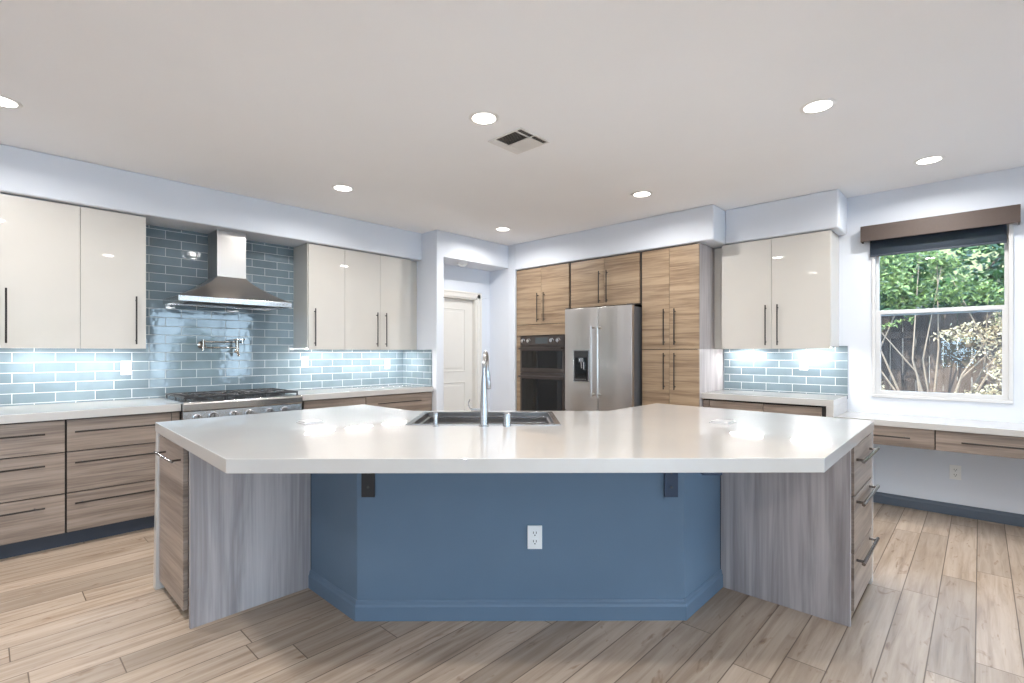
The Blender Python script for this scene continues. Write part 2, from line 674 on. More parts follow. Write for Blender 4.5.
def holed_wall(name, ax, plane0, plane1, u0, u1, holes):
    """a wall with openings (ua, ub, za, zb), sorted along u"""
    mb = MB()
    cur = u0
    for a, b, za, zb in holes:
        mb.face(ax, cur, a, 0, CH, plane0, plane1)
        if za > 0:
            mb.face(ax, a, b, 0, za, plane0, plane1)
        if zb < CH:
            mb.face(ax, a, b, zb, CH, plane0, plane1)
        cur = b
    mb.face(ax, cur, u1, 0, CH, plane0, plane1)
    return struct(mb, name, M['wall'])


WY0, WY1, WZ0, WZ1 = -0.187, 0.700, 0.930, 2.34
holed_wall('wall_right', 'X', XR, XR+0.15, Y0, YL, [(-3.7, -1.7, 0.0, 2.2), (WY0, WY1, WZ0, WZ1)])
REAR = [(-3.3, -0.25, 0.0, 2.4), (0.35, 1.3, 1.3, 2.2), (2.80, 5.1, 0.0, 2.4)]
holed_wall('wall_front', 'Y', Y0-0.15, Y0, X0, XR+0.15, REAR)
SIDE = [(-3.9, -1.6, 0.8, 2.3), (0.0, 0.67, 0.94, 1.71)]
holed_wall('wall_rear', 'X', X0-0.15, X0, Y0, YL, SIDE)

# short wall at the end of the range run, the header and the hall recess
YD = 4.553
YB = 4.93
b = MB()
prof = [(3.58, 0), (3.685, 0), (3.685, 2.440), (4.800, 2.440), (4.800, CH), (3.58, CH)]
b.rings([[(p[0], y, p[1]) for p in prof] for y in (YD, YB)])
b.box(3.58, 3.685, YB, YL, 0, CH)
b.box(3.685, 4.800, YB, YL, 2.06, CH)
struct(b, 'wall_recess_left', M['wall'], bevel=0.008, seg=3)
b = MB()
b.box(4.800, XR, YD, YL, 0, CH)
b.box(4.768, XR, 4.43, YD, 0, CH)
struct(b, 'wall_recess_right', M['wall'], bevel=0.008, seg=3)
b = MB()
b.box(4.56, 4.80, YB, YL, 0, 2.06)
b.box(3.686, 3.72, YB, YL, 0, 2.06)
struct(b, 'wall_recess_back', M['wall'])

# soffits (trim)
SB = 2.402
struct(MB().box(X0, 3.58, 4.830, YL, 2.422, CH), 'trim_1', M['wall'], bevel=0.012, seg=3)
struct(MB().box(4.765, XR, 1.845, 4.43, SB, CH), 'trim_2', M['wall'], bevel=0.018, seg=3)
struct(MB().box(5.050, XR, 0.883, 1.844, SB, CH), 'trim_3', M['wall'], bevel=0.018, seg=3)

# tile backsplashes
b = MB()
b.box(-0.42, 3.579, YL-0.009, YL, 0.9, 1.357)
b.box(0.905, 2.225, YL-0.009, YL, 1.357, 2.421)
struct(b, 'trim_4', M['tile_L'])
struct(MB().box(3.571, 3.580, 4.640, YL-0.009, 0.9, 1.357), 'trim_5', M['tile_R'])
struct(MB().box(XR-0.009, XR, 0.880, 1.985, 0.9, 1.385), 'trim_6', M['tile_R'])


def baseboard(name, path, m, h=0.094, t=0.014, parent=None):
    """moulded skirting swept along a list of plan points; the room side lies to the right of the path"""
    prof = [(0, 0), (t, 0), (t, h*0.70), (t*0.62, h*0.80), (t*0.55, h*0.93), (0.003, h), (0, h)]
    P = [Vector((p[0], p[1])) for p in path]
    rings = []
    for i, p in enumerate(P):
        d0 = (P[i]-P[i-1]).normalized() if i > 0 else None
        d1 = (P[i+1]-P[i]).normalized() if i < len(P)-1 else None
        d0 = d0 or d1
        d1 = d1 or d0
        n0 = Vector((d0.y, -d0.x))
        n1 = Vector((d1.y, -d1.x))
        mtr = (n0+n1).normalized()
        k = 1/max(0.3, mtr.dot(n0))
        rings.append([(p.x+mtr.x*k*q[0], p.y+mtr.y*k*q[0], q[1]) for q in prof])
    mb = MB().rings(rings)
    return mb.build(name, m, parent)


o = baseboard('baseboard_right', [(XR, 0.88), (XR, -1.69)], M['base_grey'])
o['kind'] = 'structure'
o = baseboard('baseboard_front', [(XR, Y0), (5.12, Y0)], M['base_grey'])
o['kind'] = 'structure'

# hall door in the recess
DX0, DX1, DZ = 3.745, 4.530, 2.025
door = thing('door_1', 'cream two panel door in the hall recess', 'door', (DX0, YB, 0))
del door['label'], door['category']
door['kind'] = 'structure'
b = MB()
b.box(DX0, DX1, YB+0.06, YB+0.095, 0.008, DZ)
for (za, zb) in ((1.075, 1.90), (0.22, 0.94)):
    for (xa, xb) in ((DX0+0.12, DX1-0.135),):
        w = 0.012
        b.box(xa, xb, YB+0.052, YB+0.06, za, za+w)
        b.box(xa, xb, YB+0.052, YB+0.06, zb-w, zb)
        b.box(xa, xa+w, YB+0.052, YB+0.06, za, zb)
        b.box(xb-w, xb, YB+0.052, YB+0.06, za, zb)
        b.box(xa+0.045, xb-0.045, YB+0.053, YB+0.06, za+0.045, zb-0.045)
b.build('door_leaf', M['door_paint'], door, bevel=0.003)
b = MB()
b.box(DX1+0.003, DX1+0.028, YB-0.004, YB+0.12, 0, DZ+0.028)
b.box(DX0-0.024, DX0-0.003, YB-0.004, YB+0.12, 0, DZ+0.028)
b.box(DX0-0.024, DX1+0.028, YB-0.004, YB+0.12, DZ+0.004, DZ+0.03)
b.build('door_jamb', M['door_paint'], door)
b = MB()
b.box(DX1+0.018, DX1+0.085, YB-0.02, YB-0.001, 0, DZ+0.09)
b.box(DX1+0.072, DX1+0.092, YB-0.028, YB-0.001, 0, DZ+0.097)
b.box(DX0-0.055, DX1+0.085, YB-0.02, YB-0.001, DZ+0.02, DZ+0.088)
b.box(DX0-0.055, DX1+0.092, YB-0.028, YB-0.001, DZ+0.075, DZ+0.097)
b.build('door_casing', M['door_paint'], door, bevel=0.004)
b = MB()
b.lathe([(0.026, 0), (0.026, -0.008), (0.012, -0.012), (0.012, -0.03), (0.024, -0.04), (0.028, -0.055), (0.018, -0.066)], (DX0+0.07, YB+0.06, 0.95), 'Y', 20)
b.build('door_knob', M['chrome'], door, smooth=True)


# ------------------------------------------------------------------ windows
def window(name, ax, p, u0, u1, z0, z1, double_hung=True, bars=0):
    """vinyl window filling an opening; p = room-side plane, frame goes to larger coordinate when ax X"""
    s = 1 if p > 0 else -1
    q = lambda a: p + s*a
    w = thing(name, '', '', ((u0+u1)/2, p, z0) if ax == 'Y' else (p, (u0+u1)/2, z0))
    del w['label'], w['category']
    w['kind'] = 'structure'
    f = 0.026 if double_hung else 0.045
    mb = MB()
    mb.face(ax, u0, u1, z0, z0+f, q(-0.012), q(0.10))
    mb.face(ax, u0, u1, z1-f, z1, q(-0.012), q(0.10))
    mb.face(ax, u0, u0+f, z0+f, z1-f, q(-0.012), q(0.10))
    mb.face(ax, u1-f, u1, z0+f, z1-f, q(-0.012), q(0.10))
    mb.build('window_frame', M['vinyl'], w, bevel=0.004)
    if double_hung:
        zm = 1.672
        for nm, a, c, dep, t in (('lower_sash', z0+f, zm+0.022, 0.000, 0.036), ('upper_sash', zm-0.022, z1-f, 0.037, 0.022)):
            mb = MB()
            ua, ub = u0+f, u1-f
            mb.face(ax, ua, ub, a, a+t, q(dep), q(dep+0.035))
            mb.face(ax, ua, ub, c-(0.035 if nm == 'lower_sash' else t), c, q(dep), q(dep+0.035))
            mb.face(ax, ua, ua+t, a+t*0.9, c-t*0.8, q(dep), q(dep+0.035))
            mb.face(ax, ub-t, ub, a+t*0.9, c-t*0.8, q(dep), q(dep+0.035))
            so = mb.build(nm, M['vinyl'], w, bevel=0.003)
            mb = MB()
            mb.face(ax, ua+t*0.5, ub-t*0.5, a+t*0.5, c-t*0.5, q(dep+0.015), q(dep+0.019))
            mb.build('pane', M['glass'], so)
    else:
        mb = MB()
        mb.face(ax, u0+f*0.5, u1-f*0.5, z0+f*0.5, z1-f*0.5, q(0.05), q(0.054))
        mb.build('pane', M['glass'], w)
        if bars:
            mb = MB()
            for k in range(1, bars):
                uc = u0+(u1-u0)*k/bars
                mb.face(ax, uc-0.035, uc+0.035, z0+f, z1-f, q(0.03), q(0.085))
            mb.build('mullion', M['vinyl'], w, bevel=0.003)
    return w


window('window_1', 'X', XR, WY0, WY1, WZ0, WZ1)
portal((XR+0.2, (WY0+WY1)/2, (WZ0+WZ1)/2), (0, PI/2, 0), WZ1-WZ0, WY1-WY0)
window('window_2', 'X', XR, -3.7, -1.7, 0.0, 2.2, False, 2)
portal((XR+0.2, -2.7, 1.1), (0, PI/2, 0), 2.2, 2.0)
k = 3
for (a, c, za, zb) in REAR:
    window('window_%d' % k, 'Y', Y0, a, c, za, zb, False, 3 if c-a > 1.5 else 2)
    portal(((a+c)/2, Y0-0.2, (za+zb)/2), (PI/2, 0, 0), c-a, zb-za)
    k += 1
for (a, c, za, zb) in SIDE:
    window('window_%d' % k, 'X', X0, a, c, za, zb, False, 3 if c-a > 1 else 0)
    portal((X0-0.2, (a+c)/2, (za+zb)/2), (0, -PI/2, 0), zb-za, c-a)
    k += 1


# ------------------------------------------------------------------ pulls and cabinets
def pull(ax, a, c, plane, parent, m=None, off=0.032, r=0.0058, name='handle'):
    """bar pull from (u, z) a to (u, z) c in front of the face plane"""
    m = m or M['bronze']
    P = (lambda u, z, d: (u, plane-d, z)) if ax == 'Y' else (lambda u, z, d: (plane-d, u, z))
    mb = MB()
    mb.tube([P(*a, off), P(*c, off)], r, 10)
    for t in (0.08, 0.92):
        u = a[0]+(c[0]-a[0])*t
        z = a[1]+(c[1]-a[1])*t
        mb.tube([P(u, z, 0), P(u, z, off)], r*0.8, 8)
    return mb.build(name, m, parent, smooth=True)


def slab(ax, u0, u1, z0, z1, plane, m, parent, name='door', th=0.019, bevel=0.0012, **k):
    g = 0.0016
    mb = MB()
    mb.face(ax, u0+g, u1-g, z0+g, z1-g, plane, plane+th)
    return mb.build(name, m, parent, bevel=bevel, **k)


def carcass(ax, u0, u1, z0, z1, plane, back, m, parent, name='cabinet_body', inset=0.02, dark=True):
    mb = MB()
    mb.face(ax, u0+0.0005, u1-0.0005, z0, z1, plane+inset, back)
    return mb.build(name, m, parent)


# --- wall cabinets on the range wall
UZ0, UZ1 = 1.362, 2.417
UF = 4.875        # door face plane


def led_bar(ax, u0, u1, plane, z, label, group, name='cabinet_light'):
    c = ((u0+u1)/2, plane, z) if ax == 'Y' else (plane, (u0+u1)/2, z)
    t = thing(name, label, 'light', c, 0, group)
    mb = MB()
    mb.face(ax, u0-0.01, u1+0.01, z, z+0.010, plane-0.02, plane+0.02)
    mb.build('housing', M['white_plastic'], t)
    mb = MB()
    mb.face(ax, u0, u1, z-0.003, z+0.001, plane-0.015, plane+0.015)
    mb.build('diffuser', M['led'], t)


def upper(ax, name_label, u0, u1, doors, plane, back, z0, z1, end_lo=None, end_hi=None):
    c = (u0, plane, z0) if ax == 'Y' else (plane, u0, z0)
    t = thing('wall_cabinet', name_label, 'cabinet', c)
    mb = MB()
    mb.face(ax, u0, doors[-1][1] if ax == 'Y' else doors[-1][1], z0+0.012, z1, plane+0.0205, back)
    mb.build('cabinet_body', M['gloss'], t, bevel=0.001)
    for (a, b_, hu) in doors:
        d = slab(ax, a, b_, z0-0.008, z1-0.006, plane, M['gloss'], t)
        if hu is not None:
            pull(ax, (hu, z0+0.028), (hu, z0+0.405), plane, d)
    for e in (end_lo, end_hi):
        if e:
            slab(ax, e[0], e[1], z0-0.008, z1-0.004, plane+e[2], M['gloss'], t, 'filler_strip', th=0.019)
    return t


upper('Y', 'white gloss two door wall cabinet left of the range hood', 0.082, 0.907,
      [(0.084, 0.4995, 0.112), (0.4995, 0.902, 0.834)], UF, YL, UZ0, UZ1)
upper('Y', 'narrow white gloss single door wall cabinet right of the range hood', 2.222, 2.617,
      [(2.227, 2.617, 2.287)], UF, YL, UZ0, UZ1)
upper('Y', 'white gloss two door wall cabinet beside the hall recess', 2.617, 3.535,
      [(2.617, 3.042, 2.993), (3.042, 3.457, 3.105)], UF, YL, UZ0, UZ1, None, (3.459, 3.578, 0.055))
GL = 'light bars under the range wall cabinets'
for lab, a, c in (('glowing light bar under the cabinet left of the range hood, left half', 0.14, 0.44), ('glowing light bar under the cabinet left of the range hood, right half', 0.54, 0.84),
                  ('glowing light bar under the narrow single door cabinet', 2.27, 2.57),
                  ('glowing light bar under the middle of the cabinets right of the hood', 2.72, 3.02),
                  ('glowing light bar under the cabinet end beside the hall recess', 3.17, 3.47)):
    led_bar('Y', a, c, 5.02, UZ0+0.0015, lab, GL)

# --- wall cabinet on the window wall
UFX = 5.065
upper('X', 'white gloss two door wall cabinet between the pantry and the window', 0.948, 1.985,
      [(0.950, 1.424, 1.368), (1.424, 1.883, 1.470)], UFX, XR, 1.366, SB-0.004,
      None, (1.886, 1.992, 0.090))
for lab, a, c in (('glowing light bar under the window side cabinet, next to the pantry', 1.57, 1.87), ('glowing light bar under the window side cabinet, near the window', 0.99, 1.31)):
    led_bar('X', a, c, 5.29, 1.3675, lab, 'light bars under the window side cabinet')

# --- base cabinets on the range wall
BF = 4.500        # drawer face plane
ZD = [(0.868, 0.653), (0.649, 0.374), (0.370, 0.106)]
BT = CT-TK


def drawer_base(label, u0, u1, fu0, fu1, hx0, hx1):
    t = thing('drawer_cabinet', label, 'cabinet', (u0, BF, 0))
    mb = MB()
    mb.face('Y', u0, u1, 0.102, BT, BF+0.02, YL-0.012)
    mb.build('cabinet_body', M['gap_shade'], t)
    mb = MB()
    mb.face('Y', u0, u1, 0, 0.102, BF+0.07, BF+0.09)
    mb.build('toe_kick', M['toe'], t)
    for (zt, zb), hz in zip(ZD, (0.787, 0.578, 0.302)):
        d = slab('Y', fu0, fu1, zb, zt, BF, M['wood_base'], t, 'drawer')
        pull('Y', (hx0, hz), (hx1, hz), BF, d)
    return t


drawer_base('greige wood three drawer base cabinet at the left edge of the photo', -0.42, 0.386, -0.418, 0.384, -0.31, 0.283)
t = drawer_base('greige wood three drawer base cabinet left of the gas range', 0.386, 1.048, 0.392, 0.99, 0.431, 0.95)
slab('Y', 0.992, 1.047, 0.106, 0.868, BF+0.004, M['wood_base'], t, 'filler_strip')


def low_base(label, u0, u1, fu0, fu1, h, fill=None):
    t = thing('drawer_cabinet', label, 'cabinet', (u0, BF, 0))
    mb = MB()
    mb.face('Y', u0, u1, 0.102, BT, BF+0.02, YL-0.012)
    mb.build('cabinet_body', M['gap_shade'], t)
    mb = MB()
    mb.face('Y', u0, u1, 0, 0.102, BF+0.07, BF+0.09)
    mb.build('toe_kick', M['toe'], t)
    for (zt, zb), hz in zip(ZD, (0.787, 0.578, 0.302)):
        d = slab('Y', fu0, fu1, zb, zt, BF, M['wood_base'], t, 'drawer')
        if h:
            pull('Y', (h[0], hz), (h[1], hz), BF, d)
    if fill:
        slab('Y', fill[0], fill[1], 0.106, 0.868, BF+0.004, M['wood_base'], t, 'filler_strip')


BF = 4.625
low_base('greige wood base cabinet just right of the gas range', 1.985, 2.715, 2.07, 2.713, (2.17, 2.58))
low_base('greige wood drawer base cabinet next to the hall recess', 2.717, 3.578, 2.720, 3.570, (2.845, 3.395))

# worktops on the range wall
b = MB().box(-0.42, 1.049, 4.475, YL-0.010, BT, CT)
b.build('worktop', M['quartz'], None, bevel=0.0025, label='white quartz worktop on the drawers left of the gas range', category='worktop')
b = MB().box(1.967, 3.570, 4.600, YL-0.010, BT, CT)
b.build('worktop', M['quartz'], None, bevel=0.0025, label='white quartz worktop between the gas range and the hall recess', category='worktop')

# ------------------------------------------------------------------ gas range
RX0, RX1, RF = 1.0515, 1.9645, 4.44
rg = thing('gas_range', 'stainless steel six burner gas range with black grates below the hood', 'range', ((RX0+RX1)/2, RF, 0))
b = MB()
b.box(RX0, RX1, RF+0.03, YL-0.012, 0.10, 0.915)
b.build('range_body', M['steel_h'], rg)
for xx in (RX0+0.05, RX1-0.05):
    for yy in (RF+0.10, YL-0.1):
        MB().lathe([(0.02, 0.0), (0.02, 0.1)], (xx, yy, 0), 'Z', 12).build('foot', M['steel_h'], rg)
b = MB()          # top tray with rounded front lip
prof = [(RF+0.035, 0.872), (RF-0.016, 0.872), (RF-0.022, 0.878), (RF-0.024, 0.925), (RF-0.018, 0.937), (RF-0.004, 0.943), (RF+0.05, 0.943), (YL-0.012, 0.943), (YL-0.012, 0.9155), (RF+0.035, 0.9155)]
b.rings([[(x, p[0], p[1]) for p in prof] for x in (RX0, RX1)])
b.build('cooktop', M['steel_h'], rg, bevel=0.002)
b = MB()          # slanted control panel
prof = [(RF+0.03, 0.870), (RF-0.008, 0.868), (RF-0.012, 0.745), (RF+0.03, 0.74)]
b.rings([[(x, p[0], p[1]) for p in prof] for x in (RX0, RX1)])
cp = b.build('control_panel', M['steel_h'], rg, bevel=0.002)
for kx, kr in ((1.145, 0.026), (1.255, 0.031), (1.405, 0.028), (1.52, 0.028), (1.685, 0.028), (1.81, 0.028)):
    b = MB()
    b.lathe([(kr*1.25, 0.006), (kr*1.25, -0.006), (kr, -0.008), (kr*0.92, -0.036), (kr*0.8, -0.042)], (kx, RF-0.010, 0.818), 'Y', 24)
    ko = b.build('knob', M['chrome'], rg, smooth=True)
    b = MB()
    b.box(kx-0.003, kx+0.003, RF-0.055, RF-0.050, 0.818-kr*0.7, 0.818+kr*0.8)
    b.build('knob_mark', M['slot'], ko)
b = MB().box(RX0+0.004, RX1-0.004, RF-0.008, RF+0.029, 0.20, 0.735)
od = b.build('oven_door', M['steel_h'], rg, bevel=0.004)
MB().box(RX0+0.16, RX1-0.16, RF-0.011, RF-0.008, 0.32, 0.60).build('oven_window', M['black_gloss'], od)
pull('Y', (RX0+0.04, 0.69), (RX1-0.04, 0.69), RF-0.008, od, M['chrome'], 0.055, 0.012)
MB().box(RX0+0.01, RX1-0.01, RF+0.03, RF+0.05, 0.02, 0.1).build('kick_plate', M['steel_h'], rg)
gw = (RX1-RX0-0.03)/3
for gi in range(3):
    gx0 = RX0+0.015+gi*gw+0.003
    gx1 = gx0+gw-0.006
    gy0, gy1 = RF+0.03, YL-0.17
    b = MB()
    s = 0.006
    zt0, zt1 = 0.965, 0.979
    for (xa, xb, ya, yb) in ((gx0, gx1, gy0, gy0+2*s), (gx0, gx1, gy1-2*s, gy1), (gx0, gx0+2*s, gy0, gy1), (gx1-2*s, gx1, gy0, gy1),
                             (gx0, gx1, (gy0+gy1)/2-s, (gy0+gy1)/2+s)):
        b.box(xa, xb, ya, yb, zt0, zt1)
    for half in (0, 1):
        ya = gy0+(gy1-gy0)*half/2
        yb = ya+(gy1-gy0)/2
        xc, yc = (gx0+gx1)/2, (ya+yb)/2
        for q in range(8):
            an = q*PI/4+PI/8*0
            dx, dy = math.cos(an), math.sin(an)
            L = min(abs((gx1-gx0)/2/dx) if abs(dx) > 1e-3 else 9, abs((yb-ya)/2/dy) if abs(dy) > 1e-3 else 9)
            b.tube([(xc+dx*0.035, yc+dy*0.035, 0.974), (xc+dx*L, yc+dy*L, 0.972)], 0.0055, 6)
    for fx in (gx0+s, gx1-s):
        for fy in (gy0+s, gy1-s, (gy0+gy1)/2):
            b.box(fx-s, fx+s, fy-s, fy+s, 0.943, zt0)
    b.build('grate', M['black'], rg, bevel=0.001)
    for half in (0, 1):
        yc = gy0+(gy1-gy0)*(0.25+0.5*half)
        b = MB()
        b.lathe([(0.055, 0.0), (0.055, 0.006), (0.04, 0.01), (0.042, 0.016), (0.032, 0.022), (0.01, 0.023)], ((gx0+gx1)/2, yc, 0.943), 'Z', 24)
        b.build('burner', M['black'], rg, smooth=True)

# ------------------------------------------------------------------ range hood
HX0, HX1, HF = 1.082, 1.988, 4.70
HC = (HX0+HX1)/2
HBK = YL-0.010
hood = thing('range_hood', 'stainless steel chimney range hood on the blue tiles', 'range hood', (HC, HBK, 1.745))
CX0, CX1, CF = 1.432, 1.672, 4.945
b = MB()
rings = []
for i in range(11):          # flared canopy
    t_ = i/10.0
    z = 1.790+0.215*t_
    e = 1-(1-t_)**0.82*1.0
    e = t_**0.80*0.55+0.45*(1-(1-t_)**1.6)
    e = 0.10*0 + e
    rings.append([(HX0+(CX0-HX0)*e, HF+(CF-HF)*e, z), (HX1+(CX1-HX1)*e, HF+(CF-HF)*e, z),
                  (HX1+(CX1-HX1)*e, HBK, z), (HX0+(CX0-HX0)*e, HBK, z)])
b.rings(rings)
b.build('canopy', M['steel'], hood, smooth=True)
b = MB()
b.box(HX0, HX1, HF, HF+0.012, 1.745, 1.790)
b.box(HX0, HX0+0.012, HF+0.012, HBK, 1.745, 1.790)
b.box(HX1-0.012, HX1, HF+0.012, HBK, 1.745, 1.790)
b.box(HX0+0.012, HX1-0.012, HBK-0.012, HBK, 1.745, 1.790)
lip = b.build('lip', M['steel_h'], hood, bevel=0.002)
for i in range(5):
    MB().lathe([(0.006, 0), (0.006, -0.004)], (1.80+i*0.028, HF, 1.768), 'Y', 12).build('button', M['chrome'], lip)
MB().box(CX0, CX1, CF, HBK, 2.005, 2.4215).build('chimney', M['steel'], hood, bevel=0.002)
b = MB()
b.box(HX0+0.012, HX1-0.012, HF+0.012, HBK-0.012, 1.765, 1.772)
for i in range(24):
    xx = HX0+0.15+i*(HX1-HX0-0.3)/23
    b.box(xx-0.006, xx+0.006, HF+0.12, HBK-0.06, 1.757, 1.765)
b.build('grease_filter', M['black_steel'], hood)
for hx in (1.24, 1.81):
    b = MB()
    b.lathe([(0.032, 0.007), (0.032, -0.004), (0.02, -0.006)], (hx, HF+0.06, 1.762), 'Z', 20)
    b.build('lamp_lens', M['hoodlamp'], hood)
    ld = bpy.data.lights.new('hood_spot', 'SPOT')
    ld.energy = 7
    ld.color = (0.93, 0.97, 1.0)
    ld.spot_size = math.radians(115)
    ld.spot_blend = 0.6
    ld.shadow_soft_size = 0.03
    lo = bpy.data.objects.new('hood_spot', ld)
    COL.objects.link(lo)
    lo.parent = hood
    lo.location = Vector((hx, HF+0.06, 1.748))-Vector(hood.location)

# ------------------------------------------------------------------ pot filler
pf = thing('pot_filler', 'polished nickel folding pot filler tap on the tiles above the range', 'tap', (1.375, HBK, 1.395))
PY = 5.15
b = MB()
b.lathe([(0.032, 0), (0.032, -0.008), (0.014, -0.014), (0.014, -0.062)], (1.378, YL-0.0095, 1.395), 'Y', 20)
b.tube([(1.378, PY, 1.345), (1.378, PY, 1.443)], 0.013, 12)
b.build('wall_mount', M['potmetal'], pf, smooth=True)
MB().tube([(1.378, PY, 1.424), (1.70, PY, 1.424)], 0.0085, 12).build('arm', M['potmetal'], pf, smooth=True)
MB().tube([(1.378, PY, 1.370), (1.655, PY-0.02, 1.370)], 0.0085, 12).build('arm', M['potmetal'], pf, smooth=True)
b = MB()
b.tube([(1.655, PY-0.02, 1.445), (1.655, PY-0.02, 1.345)], 0.014, 12)
b.tube([(1.655, PY-0.02, 1.345), (1.657, PY-0.03, 1.325), (1.665, PY-0.035, 1.29)], [0.012, 0.012, 0.012], 12)
b.build('spout', M['potmetal'], pf, smooth=True)
b = MB()
b.tube([(1.62, PY-0.03, 1.445), (1.72, PY-0.03, 1.45)], 0.006, 8)
b.tube([(1.70, PY-0.03, 1.41), (1.70, PY-0.03, 1.46)], 0.008, 8)
b.build('lever', M['potmetal'], pf, smooth=True)
b = MB()
b.tube([(1.625, PY-0.04, 1.335), (1.655, PY-0.035, 1.335)], 0.009, 8)
b.build('lever', M['potmetal'], pf, smooth=True)


# ------------------------------------------------------------------ outlets and switches
def plate(ax, u, z, plane, label, cat, w=0.072, h=0.116, kind='outlet', name='wall_outlet'):
    c = (u, plane, z-h/2) if ax == 'Y' else (plane, u, z-h/2)
    t = thing(name, label, cat, c)
    mb = MB()
    mb.face(ax, u-w/2, u+w/2, z-h/2, z+h/2, plane-0.006, plane)
    p = mb.build('cover_plate', M['white_plastic'], t, bevel=0.002)
    mb = MB()
    if kind == 'switch':
        mb.face(ax, u-0.017, u+0.017, z-0.034, z+0.034, plane-0.010, plane-0.006)
        mb.build('rocker', M['white_plastic'], t, bevel=0.002)
    else:
        for s in (-0.021, 0.021):
            mb = MB()
            mb.face(ax, u-0.016, u+0.016, z+s-0.015, z+s+0.015, plane-0.0085, plane-0.006)
            so = mb.build('socket', M['white_plastic'], t, bevel=0.002)
            mb = MB()
            for d in (-0.007, 0.007):
                mb.face(ax, u+d-0.0015, u+d+0.0015, z+s-0.002, z+s+0.008, plane-0.0092, plane-0.0085)
            mb.face(ax, u-0.003, u+0.003, z+s-0.011, z+s-0.006, plane-0.0092, plane-0.0085)
            mb.build('slots', M['slot'], so)
    return t


TP = YL-0.0095
plate('Y', 0.826, 1.196, TP, 'white switch on the tiles left of the gas range', 'switch', kind='switch', name='wall_switch')
plate('Y', 2.343, 1.225, TP, 'white switch on the tiles under the narrow single door cabinet', 'switch', kind='switch', name='wall_switch')
plate('Y', 3.345, 1.185, TP, 'white switch on the tiles near the hall recess corner', 'switch', kind='switch', name='wall_switch')
plate('X', 1.235, 1.214, XR-0.0095, 'white switch on the tiles between pantry and window', 'switch', kind='switch', name='wall_switch')
plate('X', 0.146, 0.351, XR, 'white power outlet on the wall under the desk', 'outlet', name='wall_outlet')

# ------------------------------------------------------------------ tall cabinets
TF = 4.780
TT = SB-0.006
ov = thing('oven_cabinet', 'tall tan wood cabinet with two doors above the built in ovens', 'cabinet', (TF, 3.549, 0))
OY0, OY1 = 3.549, 4.428
b = MB()
b.box(TF+0.02, XR-0.012, OY0, OY0+0.02, 0.10, TT)
b.box(TF+0.02, XR-0.012, OY1-0.02, OY1, 0.10, TT)
b.box(TF+0.02, XR-0.012, OY0+0.02, OY1-0.02, 1.53, TT)
b.box(TF+0.02, XR-0.012, OY0+0.02, OY1-0.02, 0.10, 0.44)
b.box(XR-0.03, XR-0.012, OY0+0.02, OY1-0.02, 0.44, 1.53)
b.build('cabinet_body', M['gap_shade'], ov)
d = slab('X', 3.995, 4.412, 1.682, TT-0.008, TF, M['wood_tall'], ov)
pull('X', (4.010-0.0+0.028, 1.71), (4.038, 2.07), TF, d)
d = slab('X', 3.563, 3.995, 1.682, TT-0.008, TF, M['wood_tall'], ov)
pull('X', (3.935, 1.71), (3.935, 2.07), TF, d)
slab('X', 3.563, 4.412, 1.540, 1.678, TF, M['wood_tall'], ov, 'filler_panel')
slab('X', 4.329, 4.412, 0.44, 1.538, TF, M['wood_tall'], ov, 'filler_strip')
slab('X', 3.563, 3.612, 0.44, 1.538, TF, M['wood_tall'], ov, 'filler_strip')
d = slab('X', 3.563, 4.412, 0.11, 0.436, TF, M['wood_tall'], ov, 'drawer')
pull('X', (3.73, 0.36), (4.24, 0.36), TF, d)
MB().box(TF+0.07, TF+0.09, OY0, OY1, 0, 0.10).build('toe_kick', M['toe'], ov)

# built-in ovens
oo = thing('double_oven', 'black built in microwave and oven stack in the tall cabinet', 'oven', (TF, 3.99, 0.45))
A0, A1 = 3.616, 4.325
MB().box(TF+0.001, XR-0.05, A0+0.02, A1-0.02, 0.45, 1.528).build('oven_body', M['black'], oo)
b = MB().box(TF-0.022, TF, A0, A1, 1.413, 1.532)
cp = b.build('control_panel', M['black_steel'], oo, bevel=0.002)
MB().box(TF-0.024, TF-0.022, 3.87, 4.07, 1.435, 1.51).build('display', M['display'], cp)
for ky in (4.27, 4.175, 3.80, 3.70):
    MB().lathe([(0.030, 0), (0.030, -0.006), (0.024, -0.010), (0.022, -0.03)], (TF-0.022, ky, 1.472), 'X', 20).build('knob', M['chrome'], oo, smooth=True)
for nm, z0, z1, hz in (('microwave_door', 1.075, 1.408, 1.375), ('oven_door', 0.455, 1.068, 1.022)):
    b = MB().box(TF-0.022, TF, A0, A1, z0, z1)
    od = b.build(nm, M['black_steel'], oo, bevel=0.002)
    MB().box(TF-0.025, TF-0.022, A0+0.03, A1-0.03, z0+(0.055 if nm[0] == 'm' else 0.03), hz-0.03).build('door_glass', M['black_gloss'], od)
    b = MB()
    b.box(TF-0.075, TF-0.055, A0+0.01, A1-0.01, hz-0.012, hz+0.012)
    for yy in (A0+0.01, A1-0.035):
        b.box(TF-0.06, TF-0.022, yy, yy+0.025, hz-0.010, hz+0.010)
    b.build('handle', M['black_steel'], od, bevel=0.004)

# cabinet over the fridge
fc = thing('fridge_cabinet', 'tan wood two door cabinet above the refrigerator', 'cabinet', (TF, 2.618, 1.84))
FY0, FY1 = 2.619, 3.547
MB().box(TF+0.02, XR-0.012, FY0, FY1, 1.838, TT).build('cabinet_body', M['gap_shade'], fc)
d = slab('X', 3.075, 3.535, 1.848, TT-0.008, TF, M['wood_tall'], fc)
pull('X', (3.128, 1.882), (3.128, 2.242), TF, d)
d = slab('X', 2.634, 3.075, 1.848, TT-0.008, TF, M['wood_tall'], fc)
pull('X', (3.028, 1.882), (3.028, 2.242), TF, d)

